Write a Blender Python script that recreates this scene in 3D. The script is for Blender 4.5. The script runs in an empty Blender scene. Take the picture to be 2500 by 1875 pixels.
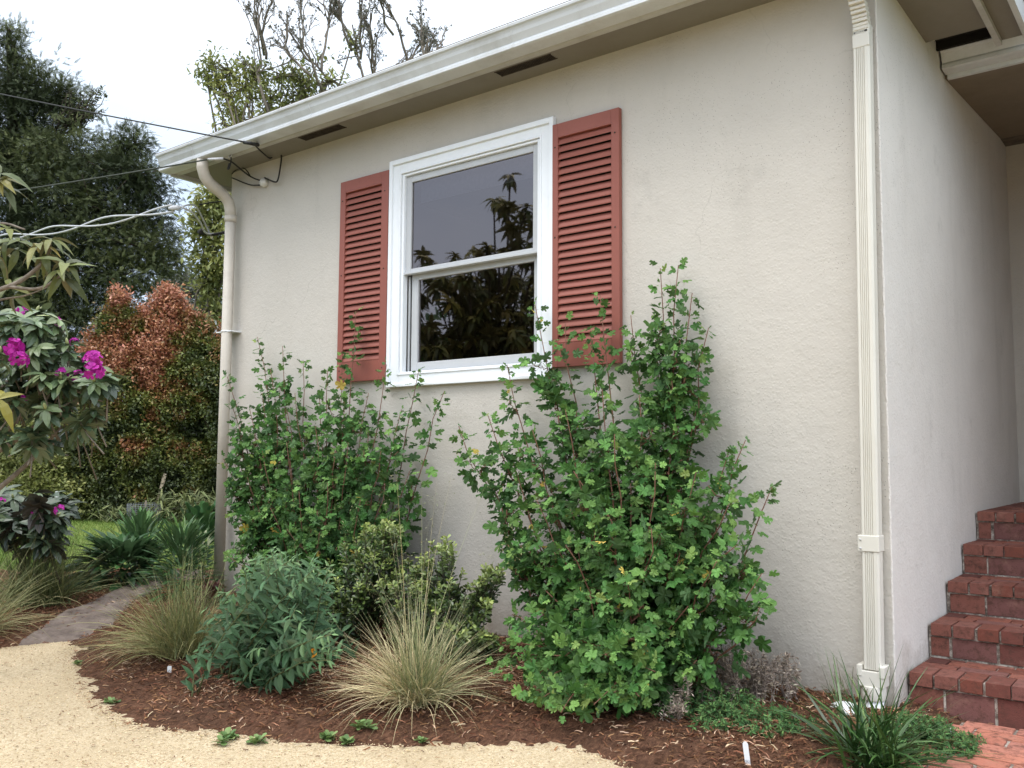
import bpy, math
import numpy as np
from math import radians, sin, cos, pi
rng = np.random.default_rng(7)
SC = bpy.context.scene
COL = SC.collection

# ------------------------------------------------------------------ camera
F = 2188.3
YAW, PITCH, ROLL = radians(37.872), radians(4.719), radians(0.326)
CAM = np.array([0.0, 0.0, 1.08])
_f = np.array([-sin(YAW) * cos(PITCH), cos(YAW) * cos(PITCH), sin(PITCH)])
_r = np.array([cos(YAW), sin(YAW), 0.0]); _u = np.cross(_r, _f)
RGT = _r * cos(ROLL) + _u * sin(ROLL); UPV = _u * cos(ROLL) - _r * sin(ROLL); FWD = _f
cd = bpy.data.cameras.new("camera"); cam = bpy.data.objects.new("camera", cd); COL.objects.link(cam)
from mathutils import Matrix
cam.matrix_world = Matrix(((RGT[0], UPV[0], -FWD[0], CAM[0]), (RGT[1], UPV[1], -FWD[1], CAM[1]), (RGT[2], UPV[2], -FWD[2], CAM[2]), (0, 0, 0, 1)))
cd.sensor_width = 36; cd.lens = 36 * F / 2500; cd.clip_start = 0.05; cd.clip_end = 2000
SC.camera = cam

# ------------------------------------------------------------------ light
SUN_DIR = np.array([-0.25, -0.55, 1.10]); SUN_DIR /= np.linalg.norm(SUN_DIR)
sd = bpy.data.lights.new("sun", 'SUN'); sd.energy = 1.25; sd.angle = radians(20); sd.color = (1.0, 0.965, 0.91)
sun = bpy.data.objects.new("sun", sd); COL.objects.link(sun)
from mathutils import Vector
sun.rotation_euler = Vector(-SUN_DIR).to_track_quat('-Z', 'Y').to_euler()
W = bpy.data.worlds.new("World"); SC.world = W; W.use_nodes = True
nt = W.node_tree; nt.nodes.clear()
wo = nt.nodes.new('ShaderNodeOutputWorld'); bg = nt.nodes.new('ShaderNodeBackground')
sky = nt.nodes.new('ShaderNodeTexSky'); sky.sky_type = 'NISHITA'; sky.sun_disc = False
sky.sun_elevation = math.asin(SUN_DIR[2]); sky.sun_rotation = math.atan2(SUN_DIR[0], SUN_DIR[1])
sky.air_density = 1.0; sky.dust_density = 2.0
tc = nt.nodes.new('ShaderNodeTexCoord'); mp = nt.nodes.new('ShaderNodeMapping'); mp.inputs['Scale'].default_value = (1, 1, 2.5)
nz = nt.nodes.new('ShaderNodeTexNoise'); nz.inputs['Scale'].default_value = 1.6; nz.inputs['Detail'].default_value = 5
rp = nt.nodes.new('ShaderNodeValToRGB'); rp.color_ramp.elements[0].position = .30; rp.color_ramp.elements[1].position = .62
rp.color_ramp.elements[0].color = (8.3, 9.3, 10.6, 1); rp.color_ramp.elements[1].color = (12.5, 12.6, 12.8, 1)
mx = nt.nodes.new('ShaderNodeMix'); mx.data_type = 'RGBA'; mx.inputs['Factor'].default_value = .82
L = nt.links.new
L(tc.outputs['Generated'], mp.inputs[0]); L(mp.outputs[0], nz.inputs['Vector']); L(nz.outputs['Fac'], rp.inputs[0])
dt = nt.nodes.new('ShaderNodeVectorMath'); dt.operation = 'DOT_PRODUCT'; dt.inputs[1].default_value = (.86, -.30, .42); L(tc.outputs['Generated'], dt.inputs[0])
mr = nt.nodes.new('ShaderNodeMapRange'); mr.inputs['From Min'].default_value = -.6; mr.inputs['From Max'].default_value = 1; mr.inputs['To Min'].default_value = .86; mr.inputs['To Max'].default_value = 1.65; L(dt.outputs['Value'], mr.inputs[0])
vm = nt.nodes.new('ShaderNodeVectorMath'); vm.operation = 'SCALE'; L(rp.outputs[0], vm.inputs[0]); L(mr.outputs[0], vm.inputs['Scale'])
sx = nt.nodes.new('ShaderNodeSeparateXYZ'); L(tc.outputs['Generated'], sx.inputs[0])
zr = nt.nodes.new('ShaderNodeValToRGB'); L(sx.outputs['Z'], zr.inputs[0]); e = zr.color_ramp.elements   # overcast sky: zenith brighter, horizon dimmer and bluer
e[0].position = 0; e[0].color = (.42, .48, .57, 1); e[1].position = 1; e[1].color = (1, 1, 1, 1); q = e.new(.28); q.color = (.43, .49, .56, 1); q = e.new(.48); q.color = (.70, .72, .75, 1)
vz = nt.nodes.new('ShaderNodeVectorMath'); vz.operation = 'MULTIPLY'; L(vm.outputs[0], vz.inputs[0]); L(zr.outputs[0], vz.inputs[1])
vs = nt.nodes.new('ShaderNodeVectorMath'); vs.operation = 'SCALE'; vs.inputs['Scale'].default_value = 1.9; L(vz.outputs[0], vs.inputs[0])
L(sky.outputs[0], mx.inputs['A']); L(vs.outputs[0], mx.inputs['B']); L(mx.outputs['Result'], bg.inputs['Color'])
bg.inputs['Strength'].default_value = 0.12; L(bg.outputs[0], wo.inputs['Surface'])
SC.view_settings.view_transform = 'Standard'; SC.view_settings.look = 'None'
SC.view_settings.exposure = 0.08; SC.view_settings.gamma = 1.0; SC.view_settings.use_curve_mapping = False
SC.cycles.max_bounces = 8; SC.cycles.diffuse_bounces = 4; SC.cycles.transparent_max_bounces = 12; SC.cycles.use_denoising = True

# ------------------------------------------------------------------ placing helpers
def ray(px, py): return RGT * (px - 1250) / F - UPV * (py - 937.5) / F + FWD
def onY(px, py, Y): d = ray(px, py); return CAM + d * (Y / d[1])
def dep(px, py, D): return CAM + ray(px, py) * D
def gz(x, y): return -0.05 - 0.05 * np.clip(4.37 - y, -2, 6) - .065 * np.clip((np.asarray(x) + 1.35) / .4, 0, 1) * np.clip((np.asarray(y) - 2) / 1.2, 0, 1)
def gnd(px, py):
    z = -.1
    for _ in range(40):
        d = ray(px, py); p = CAM + d * ((z - CAM[2]) / d[2]); z = .5 * z + .5 * float(gz(p[0], p[1]))
    return p

# ------------------------------------------------------------------ materials
def lin(r, g, b):
    f = lambda c: (c / 255 / 12.92 if c / 255 <= .04045 else ((c / 255 + .055) / 1.055) ** 2.4)
    return (f(r), f(g), f(b), 1)
class Nodes:
    def __init__(s, name):
        s.m = bpy.data.materials.new(name); s.m.use_nodes = True; s.t = s.m.node_tree
        s.b = s.t.nodes['Principled BSDF']; s.out = s.t.nodes['Material Output']
        s.obj = s.n('TexCoord').outputs['Object']
    def n(s, k, **kw):
        o = s.t.nodes.new('ShaderNode' + k)
        for a, v in kw.items(): setattr(o, a, v)
        return o
    def l(s, a, b): s.t.links.new(a, b)
    def noise(s, scale, detail=4, rough=.6, vec=None, dim=None):
        o = s.n('TexNoise'); o.inputs['Scale'].default_value = scale; o.inputs['Detail'].default_value = detail
        o.inputs['Roughness'].default_value = rough; s.l(vec if vec is not None else s.obj, o.inputs['Vector']); return o.outputs['Fac']
    def voro(s, scale, vec=None, feature='F1', rnd=1):
        o = s.n('TexVoronoi', feature=feature); o.inputs['Scale'].default_value = scale; o.inputs['Randomness'].default_value = rnd
        s.l(vec if vec is not None else s.obj, o.inputs['Vector']); return o
    def ramp(s, fac, stops):
        o = s.n('ValToRGB'); e = o.color_ramp.elements
        while len(e) < len(stops): e.new(.5)
        for i, (p, c) in enumerate(stops):
            e[i].position = p; e[i].color = c if len(c) == 4 else (*c, 1)
        s.l(fac, o.inputs[0]); return o.outputs[0]
    def mix(s, fac, a, b, mode='MIX'):
        o = s.n('Mix', data_type='RGBA', blend_type=mode)
        for v, k in ((fac, 'Factor'), (a, 'A'), (b, 'B')):
            if isinstance(v, (int, float, tuple)): o.inputs[k].default_value = v
            else: s.l(v, o.inputs[k])
        return o.outputs['Result']
    def math(s, op, a, b=0.0):
        o = s.n('Math', operation=op)
        for i, v in enumerate((a, b)):
            if isinstance(v, (int, float)): o.inputs[i].default_value = v
            else: s.l(v, o.inputs[i])
        return o.outputs[0]
    def stretch(s, sc):
        o = s.n('Mapping'); o.inputs['Scale'].default_value = sc; s.l(s.obj, o.inputs[0]); return o.outputs[0]
    def bump(s, h, dist, strength=1, prev=None):
        o = s.n('Bump'); o.inputs['Distance'].default_value = dist; o.inputs['Strength'].default_value = strength
        s.l(h, o.inputs['Height'])
        if prev is not None: s.l(prev, o.inputs['Normal'])
        return o.outputs[0]
    def done(s, col=None, rough=.7, nrm=None, spec=.5):
        if col is not None:
            if isinstance(col, tuple): s.b.inputs['Base Color'].default_value = col
            else: s.l(col, s.b.inputs['Base Color'])
        if isinstance(rough, (int, float)): s.b.inputs['Roughness'].default_value = rough
        else: s.l(rough, s.b.inputs['Roughness'])
        s.b.inputs['Specular IOR Level'].default_value = spec
        if nrm is not None: s.l(nrm, s.b.inputs['Normal'])
        return s.m

def stucco(name, base, dirty):
    n = Nodes(name)
    big = n.noise(.9, 4); mid = n.noise(5, 5); fine = n.noise(110, 3, .7)
    c = n.mix(n.ramp(big, [(.3, (0, 0, 0)), (.72, (1, 1, 1))]), base, dirty)
    c = n.mix(n.ramp(mid, [(.35, (0, 0, 0)), (.8, (.5, .5, .5))]), c, tuple(v * .86 for v in base[:3]) + (1,))
    # pock marks: small dark pits, sparse and in patches
    v = n.voro(85); pit = n.ramp(v.outputs['Distance'], [(.10, (1, 1, 1)), (.22, (0, 0, 0))])
    sel = n.ramp(v.outputs['Color'], [(.62, (0, 0, 0)), (.66, (1, 1, 1))])
    patch = n.ramp(n.noise(1.3, 3), [(.42, (0, 0, 0)), (.6, (1, 1, 1))])
    pm = n.math('MULTIPLY', n.math('MULTIPLY', pit, sel), patch)
    c = n.mix(n.math('MULTIPLY', pm, .85), c, (.13, .115, .09, 1))
    # faint vertical streaks of grime
    st = n.ramp(n.noise(3.0, 5, .65, n.stretch((1.0, 1.0, .16))), [(.55, (0, 0, 0)), (.8, (1, 1, 1))])
    c = n.mix(n.math('MULTIPLY', st, .22), c, (.27, .25, .21, 1))
    sxy = n.n('SeparateXYZ'); n.l(n.n('NewGeometry').outputs['Position'], sxy.inputs[0])
    splash = n.math('SUBTRACT', n.math('ADD', n.noise(4, 5, .7), n.math('MULTIPLY', n.noise(30, 3), .35)), n.math('MULTIPLY', sxy.outputs['Z'], 1.6))
    c = n.mix(n.math('MULTIPLY', n.ramp(splash, [(.35, (0, 0, 0)), (.75, (1, 1, 1))]), .5), c, (.25, .20, .15, 1))
    wv = n.n('VectorMath', operation='ADD'); n.l(n.obj, wv.inputs[0]); wn = n.n('TexNoise'); wn.inputs['Scale'].default_value = 3; wn.inputs['Detail'].default_value = 6; n.l(n.obj, wn.inputs['Vector'])
    ws = n.n('VectorMath', operation='SCALE'); ws.inputs['Scale'].default_value = .5; n.l(wn.outputs['Color'], ws.inputs[0]); n.l(ws.outputs[0], wv.inputs[1])
    ck = n.ramp(n.voro(.8, wv.outputs[0], 'DISTANCE_TO_EDGE').outputs['Distance'], [(0, (1, 1, 1)), (.004, (0, 0, 0))])
    ck = n.math('MULTIPLY', ck, n.ramp(n.noise(1.1, 3), [(.52, (0, 0, 0)), (.60, (1, 1, 1))]))
    c = n.mix(n.math('MULTIPLY', ck, .22), c, (.16, .14, .11, 1))
    blot = n.ramp(n.noise(2.1, 7, .72), [(.60, (0, 0, 0)), (.74, (1, 1, 1))]); c = n.mix(n.math('MULTIPLY', blot, .38), c, (.33, .31, .28, 1))
    crumbs = n.ramp(n.voro(60).outputs['Distance'], [(0, (1, 1, 1)), (.5, (0, 0, 0))])
    h = n.math('ADD', n.math('MULTIPLY', crumbs, .7), n.math('MULTIPLY', fine, .6))
    h = n.math('SUBTRACT', h, n.math('MULTIPLY', pm, 1.2))
    b1 = n.bump(n.noise(2.4, 4, .55, n.stretch((1, 1, 1.8))), .014, .35)
    b2 = n.bump(n.noise(26, 4), .006, .6, b1)
    return n.done(c, .92, n.bump(h, .0028, .5, b2), .2)

def painted(name, col, rough=.45, grime=.12, gcol=(.22, .20, .16, 1), scale=6, bumpy=.0006):
    n = Nodes(name)
    g = n.ramp(n.noise(scale, 6, .7), [(.45, (0, 0, 0)), (.75, (1, 1, 1))])
    sp = n.ramp(n.noise(90, 3, .8), [(.62, (0, 0, 0)), (.72, (1, 1, 1))])
    c = n.mix(n.math('MULTIPLY', g, grime), col, gcol)
    c = n.mix(n.math('MULTIPLY', sp, grime * .8), c, gcol)
    return n.done(c, n.math('ADD', rough, n.math('MULTIPLY', g, .15)), n.bump(n.noise(140, 3), bumpy, .5), .4)

def foliage(name, stops, back=None, rough=.5, trans=.25, vary=.35, spec=.35):
    """leaf colour from the leaf's own tint (young .. old) with a small change from leaf to leaf"""
    n = Nodes(name)
    at = n.n('Attribute', attribute_name='tint'); c = n.ramp(at.outputs['Fac'], stops)
    g = n.n('NewGeometry'); r = g.outputs['Random Per Island']
    hv = n.n('HueSaturation'); n.l(c, hv.inputs['Color'])
    n.l(n.math('ADD', 1 - vary / 2, n.math('MULTIPLY', r, vary)), hv.inputs['Value'])
    n.l(n.math('ADD', .485, n.math('MULTIPLY', n.math('FRACT', n.math('MULTIPLY', r, 17.3)), .03)), hv.inputs['Hue'])
    c = hv.outputs[0]
    if back: c = n.mix(n.math('MULTIPLY', g.outputs['Backfacing'], .75), c, back)
    n.done(c, rough, None, spec)
    tr = n.n('BsdfTranslucent'); n.l(c, tr.inputs['Color'])
    ms = n.n('MixShader'); ms.inputs[0].default_value = trans
    n.l(n.b.outputs[0], ms.inputs[1]); n.l(tr.outputs[0], ms.inputs[2]); n.l(ms.outputs[0], n.out.inputs['Surface'])
    return n.m

def plain(name, c1, c2, scale=20, rough=.8, bd=.002, spec=.3):
    n = Nodes(name); f = n.noise(scale, 5, .65)
    return n.done(n.ramp(f, [(.3, c1), (.7, c2)]), rough, n.bump(f, bd, .7), spec)

M = {}
M['stucco'] = stucco('front_stucco', (.585, .545, .488, 1), (.515, .478, .425, 1))
M['stucco_side'] = stucco('side_stucco_painted_light', (.70, .665, .625, 1), (.64, .60, .555, 1))  # lighter than the front: the side wall's brighter light is put into the colour
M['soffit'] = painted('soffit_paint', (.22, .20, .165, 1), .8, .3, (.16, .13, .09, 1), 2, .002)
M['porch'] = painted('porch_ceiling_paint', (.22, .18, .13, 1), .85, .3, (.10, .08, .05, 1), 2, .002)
M['gutter'] = painted('gutter_paint', (.60, .615, .62, 1), .38, .42, (.28, .26, .22, 1), 3)
M['trim'] = painted('window_trim_paint', (.82, .84, .86, 1), .4, .10, (.45, .44, .42, 1), 8)
M['vinyl'] = painted('sash_vinyl', (.50, .51, .52, 1), .4, .12, (.25, .25, .25, 1), 8)
M['red'] = painted('shutter_red_paint', (.275, .086, .062, 1), .55, .35, (.20, .075, .06, 1), 7)
M['cream'] = painted('downspout_cream_paint', (.66, .63, .56, 1), .42, .15, (.38, .34, .27, 1), 3)
M['cream_old'] = painted('weathered_downspout_paint', (.54, .49, .42, 1), .55, .35, (.26, .22, .17, 1), 5)
M['pvc'] = painted('white_pvc', (.80, .81, .82, 1), .35, .10, (.4, .36, .3, 1), 10)
M['black'] = plain('black_rubber', (.012, .012, .012), (.03, .028, .025), 60, .6)
M['steel'] = plain('galvanised_steel', (.45, .45, .46), (.62, .62, .63), 80, .4)
M['cable_grey'] = plain('weathered_aluminium_cable', (.42, .43, .44), (.6, .61, .62), 60, .5)
M['cable_green'] = plain('dark_olive_cable', (.03, .035, .025), (.06, .065, .05), 60, .6)
M['ceramic'] = plain('porcelain', (.62, .60, .56), (.72, .70, .66), 30, .3)
M['dark'] = plain('dark_void', (.006, .005, .004), (.014, .012, .01), 10, .95)
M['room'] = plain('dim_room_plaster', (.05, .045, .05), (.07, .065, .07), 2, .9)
M['blind'] = plain('blind_cloth', (.30, .28, .30), (.36, .34, .36), 40, .9)
M['roof'] = plain('roof_shingle', (.10, .085, .07), (.2, .17, .14), 12, .95, .01)
M['bark'] = plain('grey_bark', (.10, .08, .06), (.24, .20, .16), 24, .9, .01)
M['darkbark'] = plain('dark_bark', (.035, .026, .02), (.09, .07, .05), 24, .9, .01)
M['redstem'] = plain('red_brown_stem', (.11, .045, .03), (.20, .10, .06), 30, .7)
M['greenstem'] = plain('green_stem', (.07, .085, .03), (.14, .15, .06), 30, .7)
M['drystem'] = plain('dry_stem', (.17, .13, .11), (.34, .28, .24), 60, .9)
n = Nodes('window_glass')
fr = n.n('Fresnel'); fr.inputs['IOR'].default_value = 2.4
gl = n.n('BsdfGlossy'); gl.inputs['Roughness'].default_value = .018; gl.inputs['Color'].default_value = (.92, .81, .80, 1)
n.l(n.bump(n.noise(1.1, 2), .004, .25), gl.inputs['Normal'])
tp = n.n('BsdfTransparent'); tp.inputs['Color'].default_value = (.55, .56, .58, 1)
ms = n.n('MixShader'); n.l(fr.outputs[0], ms.inputs[0]); n.l(tp.outputs[0], ms.inputs[1]); n.l(gl.outputs[0], ms.inputs[2]); n.l(ms.outputs[0], n.out.inputs['Surface'])
M['glass'] = n.m
def brick(name, tops):
    n = Nodes(name); g = n.n('NewGeometry'); c = n.ramp(g.outputs['Random Per Island'], tops)
    c = n.mix(n.ramp(n.noise(28, 6, .7), [(.48, (0, 0, 0)), (.66, (.85, .85, .85))]), c, (.085, .038, .027, 1))
    c = n.mix(n.ramp(n.noise(9, 5, .7), [(.56, (0, 0, 0)), (.78, (.5, .5, .5))]), c, (.36, .20, .15, 1))
    c = n.mix(n.ramp(n.noise(150, 2, .7), [(.64, (0, 0, 0)), (.70, (.8, .8, .8))]), c, (.05, .025, .02, 1))
    return n.done(c, .85, n.bump(n.noise(120, 5, .7), .003, .9), .3)
M['brick'] = brick('step_brick', [(0, (.085, .030, .026)), (.25, (.19, .058, .036)), (.45, (.12, .046, .040)), (.65, (.25, .090, .060)), (.85, (.17, .075, .066)), (1, (.30, .088, .044))])
M['paver'] = brick('paver_brick', [(0, (.38, .14, .095)), (.5, (.46, .18, .12)), (1, (.40, .17, .13))])
n = Nodes('old_mortar'); c = n.ramp(n.noise(14, 5, .8), [(.35, (.06, .05, .04)), (.48, (.22, .18, .15)), (.6, (.50, .45, .39))])
M['mortar'] = n.done(c, .95, n.bump(n.noise(70, 4), .006, 1), .1)

# ------------------------------------------------------------------ mesh builder
class MB:
    def __init__(s): s.V = []; s.L = []; s.Z = []; s.T = []; s.MI = []; s.nv = 0; s.smooth = []
    def add(s, v, faces, tint=0.0, mi=0, smooth=False):
        v = np.asarray(v, float); loops = np.array([i for f in faces for i in f]); sz = np.array([len(f) for f in faces])
        s.V.append(v); s.L.append(loops + s.nv); s.Z.append(sz)
        s.T.append(np.full(len(sz), tint)); s.MI.append(np.full(len(sz), mi)); s.smooth.append(np.full(len(sz), smooth)); s.nv += len(v)
    def inst(s, tv, tf, Rm, pos, tint, mi=0, smooth=False):
        """many transformed copies of one template: Rm (k,3,3) with columns = axes * size"""
        k = len(pos)
        if k == 0: return
        tv = np.asarray(tv, float); V = np.einsum('kij,nj->kni', Rm, tv) + pos[:, None, :]
        loops = np.array([i for f in tf for i in f]); sz = np.array([len(f) for f in tf])
        Lk = (loops[None, :] + (np.arange(k) * len(tv))[:, None]).ravel() + s.nv
        s.V.append(V.reshape(-1, 3)); s.L.append(Lk); s.Z.append(np.tile(sz, k)); s.T.append(np.repeat(np.broadcast_to(tint, k), len(sz)))
        s.MI.append(np.full(len(sz) * k, mi)); s.smooth.append(np.full(len(sz) * k, smooth)); s.nv += k * len(tv)
    def box(s, a, b, tint=0.0, mi=0):
        x0, y0, z0 = a; x1, y1, z1 = b
        s.add([(x0, y0, z0), (x1, y0, z0), (x1, y1, z0), (x0, y1, z0), (x0, y0, z1), (x1, y0, z1), (x1, y1, z1), (x0, y1, z1)],
              [(0, 3, 2, 1), (4, 5, 6, 7), (0, 1, 5, 4), (1, 2, 6, 5), (2, 3, 7, 6), (3, 0, 4, 7)], tint, mi)
    def prism_x(s, prof, x0, x1, mi=0, smooth=False):
        n_ = len(prof); v = [(x0, y, z) for y, z in prof] + [(x1, y, z) for y, z in prof]
        f = [(i, (i + 1) % n_, n_ + (i + 1) % n_, n_ + i) for i in range(n_)]; s.add(v, f, 0, mi, smooth)
        s.add(v, [tuple(range(n_))[::-1], tuple(range(n_, 2 * n_))], 0, mi)
    def tube(s, pts, rad, k=6, mi=0, tint=0.0, cap=True):
        pts = np.asarray(pts, float); n_ = len(pts); rad = np.broadcast_to(rad, n_)
        d = np.gradient(pts, axis=0); d /= np.linalg.norm(d, axis=1)[:, None] + 1e-12
        ref = np.array([0, 0, 1.0]) if abs(d[0][2]) < .9 else np.array([1.0, 0, 0]); v = []
        a = np.cross(d[0], ref); a /= np.linalg.norm(a)
        for i in range(n_):
            a = a - d[i] * (a @ d[i]); a /= np.linalg.norm(a) + 1e-12; b = np.cross(d[i], a)
            for j in range(k):
                t = 2 * pi * j / k; v.append(pts[i] + rad[i] * (cos(t) * a + sin(t) * b))
        f = [(i * k + j, i * k + (j + 1) % k, (i + 1) * k + (j + 1) % k, (i + 1) * k + j) for i in range(n_ - 1) for j in range(k)]
        if cap: f += [tuple(range(k))[::-1], tuple(range((n_ - 1) * k, n_ * k))]
        s.add(v, f, tint, mi, True)
    def build(s, name, mats, parent=None, loc=None, bevel=0):
        V = np.concatenate(s.V); Lp = np.concatenate(s.L).astype(np.int32); Z = np.concatenate(s.Z).astype(np.int32)
        if loc is None and parent is not None: loc = WLOC.get(parent.name, (0, 0, 0))
        loc = np.array((0, 0, 0) if loc is None else loc, float); V = V - loc
        me = bpy.data.meshes.new(name); me.vertices.add(len(V)); me.vertices.foreach_set('co', V.astype(np.float32).ravel())
        me.loops.add(len(Lp)); me.loops.foreach_set('vertex_index', Lp)
        me.polygons.add(len(Z)); st = np.concatenate([[0], np.cumsum(Z)[:-1]]).astype(np.int32); me.polygons.foreach_set('loop_start', st)
        me.polygons.foreach_set('material_index', np.concatenate(s.MI).astype(np.int32))
        me.polygons.foreach_set('use_smooth', np.concatenate(s.smooth).astype(bool))
        at = me.attributes.new('tint', 'FLOAT', 'FACE'); at.data.foreach_set('value', np.concatenate(s.T).astype(np.float32))
        me.update(calc_edges=True); me.validate()
        for m in (mats if isinstance(mats, (list, tuple)) else [mats]): me.materials.append(m)
        o = bpy.data.objects.new(name, me); COL.objects.link(o); o.location = (0, 0, 0) if parent is not None else loc
        if parent is not None: o.parent = parent; WLOC[o.name] = tuple(loc)
        if bevel:
            bv = o.modifiers.new('bevel', 'BEVEL'); bv.width = bevel; bv.segments = 2; bv.limit_method = 'ANGLE'
        return o
WLOC = {}
def thing(name, label, cat, loc, group=None):
    o = bpy.data.objects.new(name, None); COL.objects.link(o); o.location = loc; o.empty_display_size = .1
    WLOC[o.name] = tuple(float(v) for v in loc)
    return tag(o, label, cat, group)
def tag(o, label, cat, group=None, kind=None):
    o['label'] = label; o['category'] = cat
    if group: o['group'] = group
    if kind: o['kind'] = kind
    return o
def struct(o): o['kind'] = 'structure'; return o
def nrm(v): v = np.asarray(v, float); return v / (np.linalg.norm(v, axis=-1, keepdims=True) + 1e-12)
def frames(d, up, size, wid=1.0):
    """leaf frames: Y along d, Z near up"""
    d = nrm(d); x = nrm(np.cross(d, up)); z = np.cross(x, d)
    size = np.broadcast_to(size, len(d))[:, None]; w_ = np.broadcast_to(wid, len(d))[:, None]
    return np.stack([x * size * w_, d * size, z * size], axis=2)
def rand_dir(k): return nrm(rng.normal(size=(k, 3)))

# ------------------------------------------------------------------ leaf shapes (Y = length, unit long)
def outline(pts, fold=.12, droop=.0):
    """half outline (x>=0) from base to tip -> two half blades either side of a midrib"""
    mids = [y for x, y in pts]; n_ = len(pts); v = []; f = []
    for x, y in pts: v.append((0, y, -droop * y * y))
    for sgn in (1, -1):
        base = len(v)
        for x, y in pts: v.append((sgn * x, y, fold * x * 1.0 - droop * y * y + .0))
        for i in range(n_ - 1):
            q = (i, base + i, base + i + 1, i + 1) if sgn > 0 else (i, i + 1, base + i + 1, base + i)
            f.append(q)
    return v, f
LEAF_LANCE = outline([(0.0, 0), (.10, .15), (.16, .38), (.13, .65), (.06, .86), (.0, 1)], .35, .25)
LEAF_OBOV = outline([(0, 0), (.10, .2), (.19, .5), (.23, .75), (.15, .94), (0, 1)], .25, .1)
LEAF_ELL = outline([(0, 0), (.12, .14), (.19, .4), (.19, .65), (.10, .88), (0, 1)], .22, .35)
LEAF_LOQ = outline([(0, 0), (.09, .1), (.17, .35), (.18, .6), (.09, .86), (0, 1.05)], .3, .75)
# three to five lobed currant leaf
def currant():
    half = [(.0, .0), (.17, -.10), (.38, -.02), (.48, .20), (.30, .33), (.55, .50), (.50, .72), (.20, .58), (.27, .84), (.15, 1.0), (0, 1.10)]
    v = [(0, .0, 0), (0, .35, -.03), (0, .7, -.02), (0, 1.06, -.08)]; f = []
    for sg in (1, -1):
        b = len(v)
        for x, y in half[1:-1]: v.append((sg * x, y, .05 * (1 - y) + (-.10 if x > .42 else .03)))
        idx = [b + i for i in range(len(half) - 2)]
        fan = [(0, idx[0], idx[1], 1), (1, idx[1], idx[2], idx[3]), (1, idx[3], idx[4]), (1, idx[4], idx[5], idx[6]), (1, idx[6], 2), (2, idx[6], idx[7], idx[8]), (2, idx[8], 3)]
        f += [q if sg > 0 else q[::-1] for q in fan]
    return v, f
LEAF_CUR = currant()
QUAD = ([(0, 0, 0), (.22, .45, .05), (0, 1, 0), (-.22, .45, .05)], [(0, 1, 2, 3)])
TRI3 = ([(0, 0, 0), (.3, .5, .06), (0, 1, -.05), (-.3, .5, .06)], [(0, 1, 2), (0, 2, 3)])
def spray():
    """flat drooping conifer spray: slim side shoots on a stalk"""
    v = []; f = []
    for i in range(9):
        y = .08 + i * .105; ln = .42 * (1 - .75 * y) + .08
        for sg in (1, -1):
            b = len(v); v += [(0, y - .028, -.12 * y * y), (sg * ln * .74, y + ln * .53, -.12 * y - .10 * ln), (sg * ln * .64, y + ln * .62, -.12 * y - .14 * ln), (0, y + .028, -.12 * y * y)]
            f.append((b, b + 1, b + 2, b + 3) if sg > 0 else (b, b + 3, b + 2, b + 1))
    return v, f
SPRAY = spray()

# ================================================================== SETTING: ground
def grid_sheet(name, xs, ys, zf, mat, keep=None):
    X, Y = np.meshgrid(xs, ys); Z = zf(X, Y); nx = len(xs); m = MB()
    V = np.stack([X.ravel(), Y.ravel(), Z.ravel()], 1)
    i = (np.arange(len(ys) - 1)[:, None] * nx + np.arange(nx - 1)[None, :]).ravel()
    Fq = np.stack([i, i + 1, i + nx + 1, i + nx], 1)
    if keep is not None:
        c = V[Fq].mean(1); Fq = Fq[keep(c[:, 0], c[:, 1])]
    m.V = [V]; m.L = [Fq.ravel()]; m.Z = [np.full(len(Fq), 4)]; m.T = [np.zeros(len(Fq))]; m.MI = [np.zeros(len(Fq))]; m.smooth = [np.ones(len(Fq), bool)]; m.nv = len(V)
    return struct(m.build(name, mat))
def sdist(X, Y, poly):
    """signed distance to polygon, positive inside"""
    P = np.stack([np.ravel(X), np.ravel(Y)], 1); A = np.array(poly, float); B = np.roll(A, -1, 0); best = np.full(len(P), 1e9); ins = np.zeros(len(P), bool)
    for a, b in zip(A, B):
        ab = b - a; t = np.clip(((P - a) @ ab) / (ab @ ab), 0, 1); d = np.linalg.norm(P - a - t[:, None] * ab, axis=1); best = np.minimum(best, d)
        c = ((a[1] > P[:, 1]) != (b[1] > P[:, 1])) & (P[:, 0] < (b[0] - a[0]) * (P[:, 1] - a[1]) / (b[1] - a[1] + 1e-12) + a[0]); ins ^= c
    return np.where(ins, best, -best).reshape(np.shape(X))
def vnoise(X, Y, s, seed=0):
    r = np.random.default_rng(seed); T = r.random((64, 64)); x = X * s; y = Y * s; xi = np.floor(x).astype(int); yi = np.floor(y).astype(int); fx = x - xi; fy = y - yi
    fx = fx * fx * (3 - 2 * fx); fy = fy * fy * (3 - 2 * fy); g = lambda a, b: T[(xi + a) % 64, (yi + b) % 64]
    return (g(0, 0) * (1 - fx) + g(1, 0) * fx) * (1 - fy) + (g(0, 1) * (1 - fx) + g(1, 1) * fx) * fy - .5

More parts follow.
